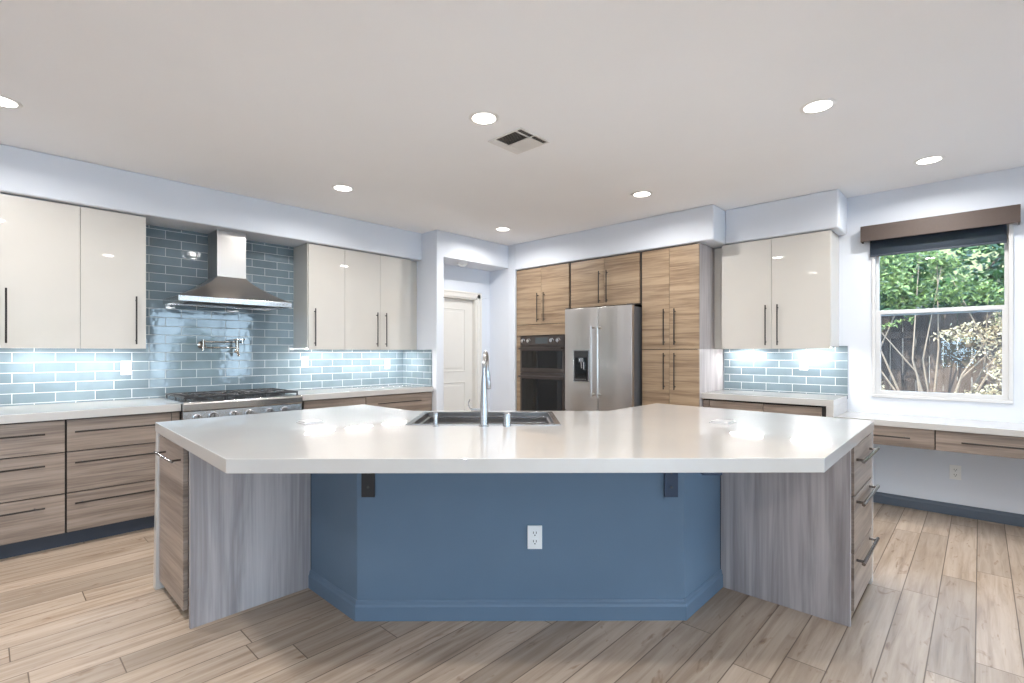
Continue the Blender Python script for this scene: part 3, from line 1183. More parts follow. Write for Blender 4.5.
# pantry cabinet
pc = thing('pantry_cabinet', 'tall tan wood four door pantry cabinet right of the refrigerator', 'cabinet', (TF, 1.994, 0))
MB().box(TF+0.02, XR-0.012, 2.016, 2.617, 0.10, TT).build('cabinet_body', M['gap_shade'], pc)
for (a, c, hu) in ((2.300, 2.606, 2.350), (1.993, 2.300, 2.236)):
    d = slab('X', a, c, 1.359, TT-0.008, TF, M['wood_tall'], pc)
    pull('X', (hu, 1.402), (hu, 1.768), TF, d)
    d = slab('X', a, c, 0.106, 1.356, TF, M['wood_tall'], pc)
    pull('X', (hu, 0.950), (hu, 1.320), TF, d)
MB().box(TF+0.0205, XR-0.012, 1.994, 2.015, 0.0, TT).build('end_panel', M['wood_vert'], pc, bevel=0.001, label='grey wood end panel with upright grain')
MB().box(TF+0.07, TF+0.09, 2.016, 2.617, 0, 0.10).build('toe_kick', M['toe'], pc)

# ------------------------------------------------------------------ refrigerator
FR0, FR1, FRX, FRT = 2.634, 3.502, 4.600, 1.822
FS = 3.050
fr = thing('refrigerator', 'stainless steel french door refrigerator with a black water dispenser', 'refrigerator', (FRX, (FR0+FR1)/2, 0))
MB().box(FRX+0.075, 5.36, FR0+0.004, FR1-0.004, 0.03, FRT-0.012).build('fridge_body', M['fridge_side'], fr, bevel=0.004)
MB().box(FRX+0.10, 5.30, FR0+0.03, FR1-0.03, 0.0, 0.03).build('base_grille', M['black'], fr)


def fdoor(y0, y1, z0, z1, name, crown=0.022):
    """a slightly bowed steel door"""
    n = 10
    prof = []
    for i in range(n+1):
        y = y0+(y1-y0)*i/n
        s_ = (2*i/n-1)
        prof.append((FRX+crown*s_*s_, y))
    prof += [(FRX+0.070, y1), (FRX+0.070, y0)]
    mb = MB()
    mb.prism(prof, z0, z1)
    return mb.build(name, M['steel'], fr, bevel=0.0025)


dl = fdoor(FS+0.004, FR1, 0.665, FRT, 'fridge_door')
dr = fdoor(FR0, FS-0.004, 0.665, FRT, 'fridge_door')
dz = fdoor(FR0, FR1, 0.05, 0.658, 'freezer_drawer')
for d_, y in ((dl, 3.089), (dr, 3.008)):
    b = MB()
    b.tube([(FRX-0.058, y, 0.845), (FRX-0.058, y, 1.612)], 0.0135, 12)
    for zz in (0.862, 1.595):
        b.tube([(FRX, y, zz), (FRX-0.058, y, zz)], 0.012, 10)
    b.build('handle', M['steel'], d_, smooth=True)
b = MB()
b.tube([(FRX-0.058, FR0+0.06, 0.60), (FRX-0.058, FR1-0.06, 0.60)], 0.0135, 12)
for yy in (FR0+0.09, FR1-0.09):
    b.tube([(FRX, yy, 0.60), (FRX-0.058, yy, 0.60)], 0.012, 10)
b.build('handle', M['steel'], dz, smooth=True)
MB().box(FRX-0.006, FRX+0.010, 3.152, 3.362, 0.995, 1.355).build('dispenser_frame', M['chrome'], dl, bevel=0.002)
wd = MB().box(FRX-0.008, FRX+0.01, 3.162, 3.352, 1.005, 1.345).build('water_dispenser', M['black'], dl, bevel=0.004)
b = MB()
b.box(FRX-0.011, FRX-0.008, 3.180, 3.335, 1.02, 1.27)
b.build('dispenser_niche', M['black_gloss'], wd)
b = MB()
b.box(FRX-0.024, FRX-0.011, 3.215, 3.275, 1.22, 1.265)
b.tube([(FRX-0.018, 3.245, 1.22), (FRX-0.022, 3.235, 1.15)], 0.007, 8)
b.box(FRX-0.026, FRX-0.011, 3.20, 3.215, 1.14, 1.22)
b.build('dispenser_spout', M['chrome'], wd)
MB().box(FRX-0.020, FRX-0.011, 3.185, 3.330, 1.018, 1.03).build('drip_tray', M['fridge_side'], wd)
b = MB()
b.box(FRX+0.02, FRX+0.11, FR0+0.01, FR0+0.06, FRT, FRT+0.014)
b.box(FRX+0.02, FRX+0.11, FR1-0.06, FR1-0.01, FRT, FRT+0.014)
b.build('hinge_cover', M['fridge_side'], fr)

# ------------------------------------------------------------------ base run on the window wall
bw = thing('base_cabinet', 'low two door wood base cabinet between the pantry and the desk', 'cabinet', (4.86, 0.955, 0))
BX = 4.862
MB().box(BX+0.02, XR-0.012, 0.942, 1.992, 0.102, BT).build('cabinet_body', M['gap_shade'], bw)
MB().box(BX+0.07, BX+0.09, 0.942, 1.992, 0, 0.102).build('toe_kick', M['toe'], bw)
for (a, c, h) in ((1.440, 1.925, 1.50), (0.975, 1.436, 1.38)):
    d = slab('X', a, c, 0.106, 0.858, BX, M['wood_base'], bw)
    pull('X', (h, 0.40), (h, 0.70), BX, d)
slab('X', 1.928, 1.990, 0.106, 0.858, BX+0.003, M['wood_base'], bw, 'filler_strip')
wt_ = MB()
wt_.box(4.832, XR-0.010, 0.884, 1.992, BT, CT)
wt_.box(4.832, XR-0.010, 0.884, 0.938, 0.0, BT)
wt_.build('worktop', M['quartz'], None, bevel=0.0025, label='white quartz worktop with a waterfall end beside the desk', category='worktop')

# desk under the window
DKX, DKZ = 4.885, 0.790
dk = thing('desk', 'long white topped desk with wood drawers under the window', 'desk', (DKX, 0.2, 0))
MB().box(DKX, XR-0.001, -0.965, 0.882, DKZ-0.046, DKZ).build('desk_top', M['quartz'], dk, bevel=0.0025)
MB().box(DKX+0.04, XR-0.10, -0.905, 0.870, 0.590, DKZ-0.0465).build('desk_apron', M['gap_shade'], dk)
for (u0, u1, h0, h1) in ((0.248, 0.876, 0.39, 0.735), (-0.90, 0.244, -0.755, 0.098)):
    d = slab('X', u0, u1, 0.590, 0.742, DKX+0.018, M['wood_base'], dk, 'drawer')
    pull('X', (h0, 0.667), (h1, 0.667), DKX+0.018, d)
MB().box(DKX+0.03, XR-0.02, -0.955, -0.906, 0, DKZ-0.0465).build('desk_leg', M['wood_vert'], dk)

# ------------------------------------------------------------------ window shade
vs = thing('window_valance', 'brown box valance above the window', 'valance', (5.33, 0.27, 2.30))
b = MB()
b.box(5.315, 5.325, -0.222, 0.770, 2.300, 2.436)
b.box(5.325, XR-0.001, -0.222, -0.212, 2.300, 2.436)
b.box(5.325, XR-0.001, 0.760, 0.770, 2.300, 2.436)
b.box(5.325, XR-0.001, -0.212, 0.760, 2.426, 2.436)
b.build('valance_box', M['valance'], vs, bevel=0.002)
rs = thing('roller_shade', 'dark navy mesh roller shade pulled a little way down the window', 'shade', (5.395, 0.27, 2.18))
MB().tube([(5.375, -0.185, 2.385), (5.375, 0.715, 2.385)], 0.024, 16).build('roller', M['shade'], rs, smooth=True)
MB().box(5.3965, 5.3985, -0.150, 0.712, 2.185, 2.385).build('shade_cloth', M['shade'], rs)
MB().box(5.390, 5.405, -0.150, 0.712, 2.170, 2.186).build('hem_bar', M['toe'], rs, bevel=0.003)

# ------------------------------------------------------------------ island
RZ = math.radians(43.22-90)
FV = Vector((math.cos(math.radians(43.22)), math.sin(math.radians(43.22)), 0))
RVv = Vector((FV.y, -FV.x, 0))


def P(d, l):
    v = FV*d+RVv*l
    return (v.x, v.y)


TOP = [(0.672, 3.405), (0.620, 2.040), (2.160, 0.424), (3.535, 0.446), (3.600, 1.838), (2.905, 1.832), (2.003, 2.800), (1.990, 3.420)]
SK = [P(2.715, -0.565), P(2.715, 0.252), P(3.285, 0.252), P(3.285, -0.565)]
b = MB()
b.prism(TOP, CT-TK, CT, holes=[SK])
b.build('island_worktop', M['quartz'], None, bevel=0.0025, label='large angled white quartz top of the kitchen island', category='worktop')
IB = CT-TK

# left island cabinet
ic = thing('island_cabinet', 'island cabinet with a tall wood door at the left end', 'cabinet', (0.70, 2.76, 0))
b = MB()
b.prism([(0.735, 2.785), (1.345, 2.785), (1.98, 2.78), (1.96, 3.345), (0.735, 3.345)], 0.10, IB)
b.build('cabinet_body', M['gap_shade'], ic)
MB().prism([(0.84, 2.90), (1.90, 2.90), (1.90, 3.27), (0.84, 3.27)], 0, 0.10).build('toe_kick', M['toe'], ic)
b = MB()
b.quadbox([(0.660, 3.348, 0), (1.97, 3.362, 0), (1.97, 3.410, 0), (0.660, 3.395, 0),
           (0.672, 3.348, IB), (1.97, 3.362, IB), (1.97, 3.410, IB), (0.672, 3.395, IB)])
b.build('waterfall_panel', M['quartz'], ic, bevel=0.002, label='white quartz waterfall end panel')
MB().box(0.682, 1.271, 2.755, 2.778, 0.0, IB).build('end_panel', M['wood_vert'], ic, bevel=0.001, label='grey wood panel with upright grain')
d = slab('X', 2.860, 3.344, 0.05, IB-0.012, 0.678, M['wood_base'], ic, th=0.022)
pull('X', (2.875, 0.790), (3.225, 0.790), 0.678, d, M['nickel_pull'], 0.043, 0.0065)
# right island cabinet
ir = thing('island_cabinet', 'island cabinet with three wood drawers at the right end', 'cabinet', (2.88, 0.462, 0))
b = MB()
b.prism([(2.910, 0.500), (3.475, 0.500), (3.475, 1.80), (2.93, 1.80), (2.91, 1.10)], 0.10, IB)
b.build('cabinet_body', M['gap_shade'], ir)
MB().prism([(2.97, 0.60), (3.43, 0.60), (3.43, 1.72), (2.97, 1.72)], 0, 0.10).build('toe_kick', M['toe'], ir)
b = MB()
b.box(3.478, 3.536, 0.450, 1.80, 0, IB)
b.build('waterfall_panel', M['quartz'], ir, bevel=0.002, label='white quartz waterfall end panel')
MB().box(2.866, 2.886, 0.455, 1.070, 0.0, IB).build('end_panel', M['wood_vert'], ir, bevel=0.001, label='grey wood panel with upright grain')
for (zt, zb, hz) in ((0.864, 0.620, 0.790), (0.616, 0.334, 0.580), (0.330, 0.052, 0.289)):
    d = slab('Y', 2.925, 3.472, zb, zt, 0.449, M['wood_base'], ir, 'drawer', th=0.020)
    pull('Y', (2.95, hz), (3.42, hz), 0.449, d, M['nickel_pull'], 0.035, 0.0085)
# sink cabinet behind the knee wall
isk = thing('island_cabinet', 'sink cabinet in the middle of the island behind the slate blue wall', 'cabinet', (1.9, 1.95, 0))
b = MB()
hs = [P(2.690, -0.60), P(2.690, 0.28), P(3.300, 0.28), P(3.300, -0.60)]
b.prism([(1.345, 2.775), (1.345, 2.35), (2.46, 1.13), (2.895, 1.13), (2.895, 1.79), (1.985, 2.745)], 0.10, IB-0.001, holes=[hs])
b.build('cabinet_body', M['gap_shade'], isk)
b = MB()
b.prism([(1.45, 2.70), (1.42, 2.38), (2.50, 1.22), (2.80, 1.22), (2.82, 1.72), (1.92, 2.68)], 0.0, 0.0995)
b.build('toe_kick', M['toe'], isk)

kw = thing('knee_wall', 'slate blue angled wall under the island top', 'knee wall', (1.82, 1.67, 0))
path = [(1.272, 2.754), (1.272, 2.250), (2.391, 1.071), (2.865, 1.071)]
inner = [(2.865, 1.122), (2.413, 1.122), (1.323, 2.270), (1.323, 2.754)]
b = MB()
b.prism(path+inner, 0, IB-0.0005)
b.build('wall_panel', M['navy'], kw, bevel=0.004, seg=2)
baseboard('baseboard', list(reversed(path)), M['navy_base'], 0.105, 0.014, kw) if False else baseboard('baseboard', path, M['navy_base'], 0.098, 0.014, kw)

# brackets below the overhang, on the front face
FD = 2.4705
for l0, m_ , lab in ((-0.711, M['bracket'], 'black steel support bracket under the left of the island top'),
                     (0.787, M['bracket_blue'], 'dark navy steel support bracket under the right of the island top')):
    br_ = thing('support_bracket', lab, 'bracket', (*P(FD, l0), 0.61), RZ)
    b = MB()
    b.box(-0.033, 0.033, -0.012, -0.004, 0.0, IB-0.611)
    if l0 < 0:
        b.box(-0.033, 0.033, -0.32, -0.012, IB-0.6175, IB-0.611)
    else:
        b.box(-0.066, 0.006, -0.592, -0.012, IB-0.6235, IB-0.611)
    b.build('mounting_plate', m_, br_, bevel=0.001, local=True)
    b = MB()
    b.box(-0.006, 0.006, -0.10, -0.012, 0.20, IB-0.6175)
    b.lathe([(0.006, -0.012), (0.006, -0.016)], (0, 0, 0.05), 'Y', 10)
    b.lathe([(0.006, -0.012), (0.006, -0.016)], (0, 0, 0.12), 'Y', 10)
    b.build('rib', M['slot'], br_, local=True)

# outlet on the knee wall
ol = thing('island_outlet', 'white power outlet on the slate blue island wall', 'outlet', (*P(FD-0.0035, 0.113), 0.411), RZ)
MB().box(-0.036, 0.036, -0.006, 0, -0.058, 0.058).build('cover_plate', M['white_plastic'], ol, bevel=0.002, local=True)
for s in (-0.021, 0.021):
    b = MB()
    b.box(-0.016, 0.016, -0.0085, -0.006, s-0.015, s+0.015)
    so = b.build('socket', M['white_plastic'], ol, bevel=0.002, local=True)
    b = MB()
    for d_ in (-0.007, 0.007):
        b.box(d_-0.0018, d_+0.0018, -0.0092, -0.0085, s-0.002, s+0.009)
    b.box(-0.003, 0.003, -0.0092, -0.0085, s-0.012, s-0.006)
    b.build('slots', M['slot'], so, local=True)

# ------------------------------------------------------------------ sink
sk = thing('kitchen_sink', 'wide stainless steel workstation sink set into the island top', 'sink', (*P(3.0, -0.1565), CT), RZ)
b = MB()
hw, hd = 0.4225, 0.303
iw, idp = 0.392, 0.268
b.prism([(-hw, -hd), (hw, -hd), (hw, hd), (-hw, hd)], 0.0005, 0.0045, holes=[[(-iw, -idp), (iw, -idp), (iw, idp), (-iw, idp)]])
b.build('rim', M['chrome'], sk, bevel=0.001, local=True)
b = MB()


def bowl(x0, x1, y0, y1, zt, zb, ledge=0.012):
    t2 = 0.003
    def ring(e, z):
        return [(x0+e, y0+e, z), (x1-e, y0+e, z), (x1-e, y1-e, z), (x0+e, y1-e, z)]
    R_ = [ring(0, zt), ring(0, -0.028), ring(ledge, -0.031), ring(ledge, -0.065), ring(ledge*2, -0.068), ring(ledge*2, zb+0.02), ring(ledge*2+0.02, zb)]
    rs_ = [[b.bm.verts.new(p) for p in r] for r in R_]
    for i in range(len(rs_)-1):
        for j in range(4):
            k2 = (j+1) % 4
            b.bm.faces.new([rs_[i][j], rs_[i][k2], rs_[i+1][k2], rs_[i+1][j]])
    b.bm.faces.new(rs_[-1])


bowl(-iw, iw, -idp, idp, 0.001, -0.22)
o = b.build('basin', M['steel_sink'], sk, local=True)
so_ = o.modifiers.new('thick', 'SOLIDIFY')
so_.thickness = 0.002
so_.offset = 1
for zz, off in ((-0.034, 0.0), (-0.070, 0.012)):
    b = MB()
    b.box(-iw+off, iw-off, idp-off-0.014, idp-off-0.001, zz, zz+0.010)
    b.build('accessory_ledge', M['chrome'], sk, bevel=0.001, local=True)
b = MB()
b.lathe([(0.045, 0.002), (0.045, 0.005), (0.03, 0.004), (0.028, 0.001)], (0.05, 0.08, -0.222), 'Z', 20)
b.build('drain', M['chrome'], sk, local=True, smooth=True)

# faucet and its companions
fa = thing('kitchen_faucet', 'tall brushed nickel gooseneck faucet in front of the island sink', 'faucet', (*P(2.667, -0.150), CT), RZ)
b = MB()
b.lathe([(0.027, 0), (0.027, 0.006), (0.0225, 0.010), (0.0215, 0.06), (0.0195, 0.12), (0.016, 0.20), (0.0125, 0.27)], (0, 0, 0), 'Z', 24)
b.build('faucet_body', M['chrome'], fa, smooth=True, local=True)
pts = [(0, 0, 0.262)]
for i in range(0, 17):
    a_ = PI*i/16
    pts.append((0.004*(1-math.cos(a_)), 0.09*(1-math.cos(a_)), 0.305+0.088*math.sin(a_)))
pts.append((0.009, 0.182, 0.28))
b = MB().tube(pts, 0.0105, 14)
b.build('spout', M['chrome'], fa, smooth=True, local=True)
b = MB().tube([(0.009, 0.182, 0.292), (0.010, 0.184, 0.265), (0.013, 0.188, 0.205), (0.014, 0.189, 0.185)], [0.0125, 0.0155, 0.0175, 0.015], 16)
b.build('spray_head', M['chrome'], fa, smooth=True, local=True)
b = MB()
b.tube([(-0.015, 0.0, 0.088), (-0.068, 0.004, 0.088)], 0.0105, 12)
b.tube([(-0.066, 0.004, 0.088), (-0.083, 0.004, 0.105), (-0.084, 0.004, 0.125), (-0.076, 0.004, 0.143)], [0.004, 0.0035, 0.003, 0.003], 8)
b.build('lever', M['chrome'], fa, smooth=True, local=True)
sp = thing('soap_dispenser', 'slim nickel soap dispenser left of the island faucet', 'soap dispenser', (*P(2.667, -0.408), CT), RZ)
b = MB()
b.lathe([(0.017, 0), (0.017, 0.006), (0.0125, 0.010), (0.0115, 0.055)], (0, 0, 0), 'Z', 20)
b.build('pump_body', M['chrome'], sp, smooth=True, local=True)
b = MB()
b.lathe([(0.0135, 0.055), (0.0135, 0.070), (0.009, 0.075)], (0, 0, 0), 'Z', 16)
b.tube([(0, 0, 0.064), (0, 0.05, 0.067), (0, 0.07, 0.060)], 0.006, 10)
b.build('nozzle', M['chrome'], sp, smooth=True, local=True)
ag = thing('air_gap_cap', 'stout nickel air gap cap right of the island faucet', 'air gap', (*P(2.672, -0.027), CT), RZ)
b = MB()
b.lathe([(0.022, 0), (0.022, 0.005), (0.0215, 0.008), (0.0215, 0.066), (0.017, 0.072)], (0, 0, 0), 'Z', 24)
b.build('cap', M['chrome'], ag, smooth=True, local=True)
MB().box(-0.008, 0.008, 0.021, 0.022, 0.03, 0.05).build('vent_slot', M['slot'], ag, local=True)

# pop-up sockets in the island top
for lab, x, y in (('small square grey pop up outlet on the left of the island top', 1.262, 2.745), ('small square grey pop up outlet on the right of the island top', 2.850, 1.055)):
    pu = thing('popup_outlet', lab, 'outlet', (x, y, CT))
    MB().box(-0.055, 0.055, -0.055, 0.055, 0.0, 0.005).build('bezel', M['grey_plastic'], pu, bevel=0.0015, local=True)
    MB().box(-0.048, 0.048, -0.048, 0.048, 0.005, 0.012).build('lid', M['grey_plastic'], pu, bevel=0.003, local=True)

# ------------------------------------------------------------------ ceiling fittings
LAMPS = [(2.074, 2.181, 'nearest the ceiling vent'), (3.286, 0.678, 'with the second closest place to the window, largest on the right'), (4.767, 0.273, 'closest to the window, rightmost of all'),
         (2.126, 3.993, 'in front of the range hood'), (4.035, 2.199, 'in front of the pantry cabinet'), (4.087, 3.983, 'in front of the hall recess'),
         (0.070, 4.010, 'cut by the left edge of the photo')]
ADDED_LAMPS = [(0.10, 2.15), (1.25, 0.55), (0.4, -1.3), (2.2, -1.6), (-1.8, 2.4), (-1.8, -1.0), (4.2, -1.7), (-1.8, 4.2)]  # out-of-view lamps added to brighten the room


def make_lamp(x, y, lab, e=1.0):
    t = thing('ceiling_light', 'round recessed ceiling light '+lab, 'light', (x, y, CH), 0, 'recessed ceiling lights')
    mb = MB()
    mb.lathe([(0.070, -0.004), (0.086, -0.004), (0.092, 0.0), (0.070, 0.0)], (0, 0, -0.0005), 'Z', 32, cap=False)
    mb.rings([[(0.07*math.cos(a*PI/16), 0.07*math.sin(a*PI/16), z) for a in range(32)] for z in (-0.0045, -0.0005)], cap=False)
    mb.build('trim_ring', M['white_plastic'], t, smooth=True, local=True)
    mb = MB()
    mb.lathe([(0.070, -0.0008), (0.070, -0.0032), (0.055, -0.0042), (0.01, -0.0046)], (0, 0, 0), 'Z', 32)
    mb.build('lens', M['lamp'], t, smooth=True, local=True)
    d = bpy.data.lights.new('downlight', 'AREA')
    d.shape = 'DISK'
    d.size = 0.13
    d.energy = DOWN_W*e
    d.color = WARM
    d.spread = math.radians(165)
    lo = bpy.data.objects.new('downlight', d)
    COL.objects.link(lo)
    lo.parent = t
    lo.location = (0, 0, -0.012)
    return t


for x, y, lab in LAMPS:
    make_lamp(x, y, lab)
for i, (x, y) in enumerate(ADDED_LAMPS):
    make_lamp(x, y, 'added out of view to brighten the room, ' + ('over the left island end', 'over the island front', 'over the sofa side', 'by the middle', 'by the glass door', 'by the side window', 'by the desk end', 'by the far corner')[i])

vt = thing('ceiling_vent', 'square white ceiling air vent with dark louvres', 'vent', (2.46, 2.25, CH))
vx0, vx1, vy0, vy1 = 2.315, 2.605, 2.100, 2.397
b = MB()
w = 0.012
for (xa, xb, ya, yb) in ((vx0, vx1, vy0, vy0+w), (vx0, vx1, vy1-w, vy1), (vx0, vx0+w, vy0+w, vy1-w), (vx1-w, vx1, vy0+w, vy1-w),
                         (2.456, 2.464, vy0+w, vy1-w), (vx0+w, vx1-w, 2.152, 2.160), (vx0+w, vx1-w, 2.337, 2.345)):
    b.box(xa, xb, ya, yb, CH-0.008, CH-0.0002)
b.build('frame', M['vent'], vt, bevel=0.001)
MB().box(vx0+0.006, vx1-0.006, vy0+0.006, vy1-0.006, CH-0.0016, CH-0.0002).build('throat', M['door_dark'], vt)


def louvres(xa, xb, ya, yb, axis, open_, n):
    """blades spaced along one axis; open_ leans them with the gaps towards the room corner behind the camera"""
    mb = MB()
    zl, zh, t = CH-0.0078, CH-0.0018, 0.0008
    lean = 0.0080 if open_ else -0.0105
    a, c = (xa, xb) if axis == 'X' else (ya, yb)
    for i in range(n):
        m_ = a+(c-a)*(i+0.5)/n
        lo, hi = max(a, min(c-t, m_-lean/2)), max(a, min(c-t, m_+lean/2))
        if axis == 'X':
            mb.quadbox([(lo, ya, zl), (lo+t, ya, zl), (lo+t, yb, zl), (lo, yb, zl), (hi, ya, zh), (hi+t, ya, zh), (hi+t, yb, zh), (hi, yb, zh)])
        else:
            mb.quadbox([(xa, lo, zl), (xb, lo, zl), (xb, lo+t, zl), (xa, lo+t, zl), (xa, hi, zh), (xb, hi, zh), (xb, hi+t, zh), (xa, hi+t, zh)])
    return mb.build('louvre', M['vent'], vt)


for xa, xb in ((vx0+w, 2.456), (2.464, vx1-w)):
    louvres(xa, xb, vy0+w, 2.152, 'Y', True, 3)
    louvres(xa, xb, 2.345, vy1-w, 'Y', False, 5)
louvres(vx0+w, 2.456, 2.160, 2.337, 'X', True, 9)
louvres(2.464, vx1-w, 2.160, 2.337, 'X', False, 14)

sm = thing('smoke_detector', 'round white smoke detector above the hall door', 'smoke detector', (4.10, 4.70, 2.44))
b = MB()
b.lathe([(0.068, 0), (0.068, -0.012), (0.062, -0.016), (0.05, -0.018), (0.047, -0.034), (0.038, -0.042)], (0, 0, 0), 'Z', 28)
b.build('housing', M['white_plastic'], sm, smooth=True, local=True)

# ------------------------------------------------------------------ garden outside the window


def leafmat(name, c0, c1):
    m, nt, b_ = mat(name)
    g = N(nt, 'ShaderNodeNewGeometry')
    r = ramp(nt, [(0.0, c0), (1.0, c1)])
    lk(nt, g.outputs['Random Per Island'], r.inputs[0])
    lk(nt, r.outputs[0], b_.inputs['Base Color'])
    b_.inputs['Roughness'].default_value = 0.45
    out = nt.nodes['Material Output']
    tl = N(nt, 'ShaderNodeBsdfTranslucent')
    lk(nt, r.outputs[0], tl.inputs[0])
    mx = N(nt, 'ShaderNodeMixShader')
    mx.inputs[0].default_value = 0.3
    lk(nt, b_.outputs[0], mx.inputs[1])
    lk(nt, tl.outputs[0], mx.inputs[2])
    lk(nt, mx.outputs[0], out.inputs[0])
    return m


M['leaf'] = leafmat('green_leaves', (0.010, 0.032, 0.007), (0.22, 0.29, 0.085))
M['leaf_dark'] = leafmat('dark_leaves', (0.008, 0.03, 0.008), (0.035, 0.09, 0.02))
M['leaf_dry'] = leafmat('pale_dry_leaves', (0.20, 0.14, 0.07), (0.60, 0.50, 0.32))
M['twig'] = simple('pale_bare_twigs', (0.20, 0.145, 0.10), 0.8)
M['bounce_ground'] = simple('pale_bounce_ground', (0.55, 0.54, 0.52), 0.9, var=0.1, nscale=3)  # unseen ground made pale to bounce sunlight up to the ceiling
M['soil'] = simple('garden_soil', (0.13, 0.09, 0.06), 0.9, var=0.3, nscale=4)
M['roof'] = simple('olive_roof_shingles', (0.17, 0.17, 0.075), 0.8, var=0.25, nscale=10)
M['stucco'] = simple('neighbour_stucco', (0.30, 0.27, 0.23), 0.85)


def fence_mat():
    m, nt, b_ = mat('weathered_brown_fence')
    g = N(nt, 'ShaderNodeNewGeometry')
    mp = N(nt, 'ShaderNodeMapping')
    mp.inputs['Scale'].default_value = (14, 14, 0.8)
    lk(nt, g.outputs['Position'], mp.inputs[0])
    n1 = N(nt, 'ShaderNodeTexNoise')
    n1.inputs['Scale'].default_value = 1.5
    n1.inputs['Detail'].default_value = 6
    lk(nt, mp.outputs[0], n1.inputs['Vector'])
    r = ramp(nt, [(0.3, (0.028, 0.018, 0.013)), (0.7, (0.09, 0.06, 0.044))])
    mx = N(nt, 'ShaderNodeMix', data_type='FLOAT')
    mx.inputs[0].default_value = 0.35
    lk(nt, n1.outputs['Fac'], mx.inputs[2])
    lk(nt, g.outputs['Random Per Island'], mx.inputs[3])
    lk(nt, mx.outputs[0], r.inputs[0])
    lk(nt, r.outputs[0], b_.inputs['Base Color'])
    b_.inputs['Roughness'].default_value = 0.85
    return m


M['fence'] = fence_mat()
struct(MB().box(-30, 30, -30, 30, -0.35, -0.125), 'garden_ground', M['bounce_ground'])
FX = 8.75
fe = thing('garden_fence', 'weathered brown board fence across the garden outside the window', 'fence', (FX, 0.5, -0.1))
b = MB()
y = -5.0
while y < 8.0:
    b.box(FX+random.uniform(-0.004, 0.004), FX+0.02, y+0.002, y+0.138, -0.10, 1.86+random.uniform(-0.02, 0.02))
    y += 0.141
b.build('boards', M['fence'], fe)
b = MB()
for z in (0.25, 1.52):
    b.box(FX-0.04, FX-0.005, -5, 8, z, z+0.09)
b.build('rail', M['fence'], fe)


def leaf_cloud(mb, blobs, n, size, gap=-1.0):
    tot = sum(bl[3]*bl[4]*bl[5] for bl in blobs)
    for bl in blobs:
        cx, cy, cz, rx, ry, rz = bl
        k = int(n*rx*ry*rz/tot)+1
        for _ in range(k):
            v = Vector((random.gauss(0, 1), random.gauss(0, 1), random.gauss(0, 1))).normalized()
            q = random.uniform(0.5, 1.0)
            nz = 1+0.35*noise.noise(Vector((v.x*2+cx, v.y*2+cy, v.z*2+cz)))
            c = Vector((cx+v.x*rx*q*nz, cy+v.y*ry*q*nz, cz+v.z*rz*q*nz))
            if noise.noise(c*3.1) < gap:
                continue
            s_ = size*random.uniform(0.5, 1.5)
            a_ = Vector((random.gauss(0, 1), random.gauss(0, 1), random.gauss(0, 0.7))).normalized()
            t_ = a_.cross(Vector((random.gauss(0, 1), random.gauss(0, 1), random.gauss(0, 1)))).normalized()
            fold = a_.cross(t_)*s_*0.12
            vs_ = [mb.bm.verts.new(c-a_*s_), mb.bm.verts.new(c+t_*s_*0.42+fold), mb.bm.verts.new(c+a_*s_), mb.bm.verts.new(c-t_*s_*0.42+fold)]
            mb.bm.faces.new((vs_[0], vs_[1], vs_[2]))
            mb.bm.faces.new((vs_[0], vs_[2], vs_[3]))


def build_leaves(mb, name, m, parent):
    me = bpy.data.meshes.new(name)
    mb.bm.transform(Matrix.Translation(parent.location).inverted())
    mb.bm.to_mesh(me)
    mb.bm.free()
    me.materials.append(m)
    o_ = bpy.data.objects.new(name, me)
    COL.objects.link(o_)
    o_.parent = parent
    return o_


def branches(start, blobs, n, r0, rt=0.004):
    mb = MB()
    for _ in range(n):
        bl = random.choice(blobs)
        e = Vector((bl[0]+random.gauss(0, bl[3]*0.45), bl[1]+random.gauss(0, bl[4]*0.45), bl[2]+random.gauss(0, bl[5]*0.45)))
        s_ = Vector(start)+Vector((0, random.uniform(-0.1, 0.1), 0))
        md = (s_+e)/2+Vector((random.gauss(0, 0.12), random.gauss(0, 0.2), random.gauss(0, 0.15)))
        pts_ = [s_+(md-s_)*t_*2 if t_ < 0.5 else md+(e-md)*(t_-0.5)*2 for t_ in (0, 0.25, 0.5, 0.75, 1.0)]
        mb.tube(pts_, [r0, r0*0.75, r0*0.5, r0*0.3, rt], 6)
    return mb


# climbing shrub piled over the fence top
vb = [(8.15, 0.95, 2.05, 0.35, 0.6, 0.42), (8.2, 0.25, 2.20, 0.35, 0.6, 0.45), (8.15, -0.45, 2.0, 0.35, 0.5, 0.42),
      (8.2, 1.6, 2.2, 0.4, 0.6, 0.55), (8.25, -1.2, 2.1, 0.4, 0.6, 0.5), (8.3, 0.6, 2.7, 0.35, 0.7, 0.35)]
sh = thing('climbing_shrub', 'bright green leafy climbing shrub spilling over the fence', 'shrub', (8.15, 0.3, -0.1))
b = MB()
leaf_cloud(b, vb, 24000, 0.030, 0.07)
build_leaves(b, 'foliage', M['leaf'], sh)
branches((8.5, 0.4, -0.1), vb, 16, 0.02).build('stem', M['twig'], sh)
# pale dry vine hanging in front of the boards
vd = [(8.05, 0.10, 1.65, 0.18, 0.40, 0.22), (8.0, -0.22, 1.30, 0.2, 0.26, 0.42), (8.0, -0.12, 0.75, 0.25, 0.35, 0.2), (8.0, 1.12, 0.85, 0.15, 0.22, 0.30)]
sv = thing('dry_vine', 'pale half bare vine hanging in front of the fence boards', 'vine', (8.0, 0.0, -0.1))
b = MB()
leaf_cloud(b, vd, 4200, 0.022, 0.0)
build_leaves(b, 'foliage', M['leaf_dry'], sv)
branches((8.05, -0.35, -0.1), vd, 12, 0.005, 0.002).build('stem', M['twig'], sv)
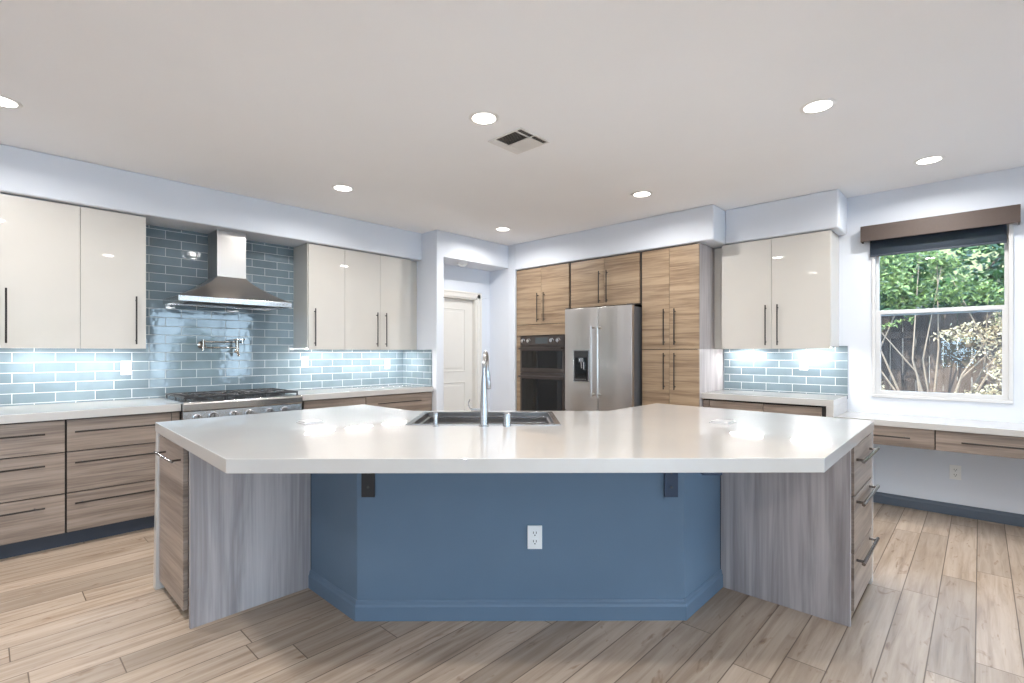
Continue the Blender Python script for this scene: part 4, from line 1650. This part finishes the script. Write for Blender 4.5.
# dark evergreen behind, roof beyond
db = [(10.2, 1.8, 2.6, 1.0, 1.3, 1.5), (10.4, 0.4, 2.7, 1.0, 1.2, 1.3), (10.5, 3.4, 3.0, 1.0, 1.2, 1.6), (10.2, -0.6, 1.9, 0.8, 0.9, 0.9)]
tr_ = thing('evergreen_tree', 'dark green tree standing beyond the garden fence', 'tree', (10.3, 1.2, -0.1))
b = MB()
leaf_cloud(b, db, 12000, 0.07)
build_leaves(b, 'foliage', M['leaf_dark'], tr_)
branches((10.3, 1.2, -0.1), db, 10, 0.09, 0.01).build('trunk', M['fence'], tr_)
hs_ = thing('neighbour_house', 'neighbouring house with an olive roof beyond the fence', 'house', (16.0, -1.5, -0.1))
MB().box(14, 19, -7.0, 3.2, -0.1, 3.0).build('house_wall', M['stucco'], hs_)
b = MB()
b.rings([[(x, p[0], p[1]) for p in ((-7.6, 2.9), (-1.9, 5.6), (3.8, 2.9), (3.8, 2.75), (-7.6, 2.75))] for x in (13.5, 19.5)])
b.build('roof', M['roof'], hs_)

hb = [(x, -6.4, 1.5, 0.6, 0.5, 1.7) for x in (0.2, 0.9, 1.6)] + [(4.4, -6.6, 0.9, 0.7, 0.5, 1.3)]  # unseen greenery added to dim the rear windows in reflections
hg = thing('dimming_hedge', 'unseen leafy hedge added outside the rear windows to dim their reflections', 'hedge', (0.9, -6.4, -0.1))
b = MB()
leaf_cloud(b, hb, 6000, 0.09)
build_leaves(b, 'foliage', M['leaf'], hg)
b = MB()
b.tube([(0.9, -6.4, -0.1), (0.9, -6.4, 1.2)], 0.06, 10)
b.build('stem', M['fence'], hg)

gb = [(-6.0, 0.5, 1.3, 0.6, 1.0, 1.3)]  # unseen leaves added to green and dim the side window's reflection
gs = thing('dimming_shrub', 'unseen leafy shrub added to tone down the side window reflection', 'shrub', (-6.0, 0.5, -0.1))
b = MB()
leaf_cloud(b, gb, 4000, 0.06)
build_leaves(b, 'foliage', M['leaf'], gs)
MB().tube([(-6.0, 0.5, -0.1), (-6.0, 0.5, 1.0)], 0.05, 10).build('stem', M['fence'], gs)
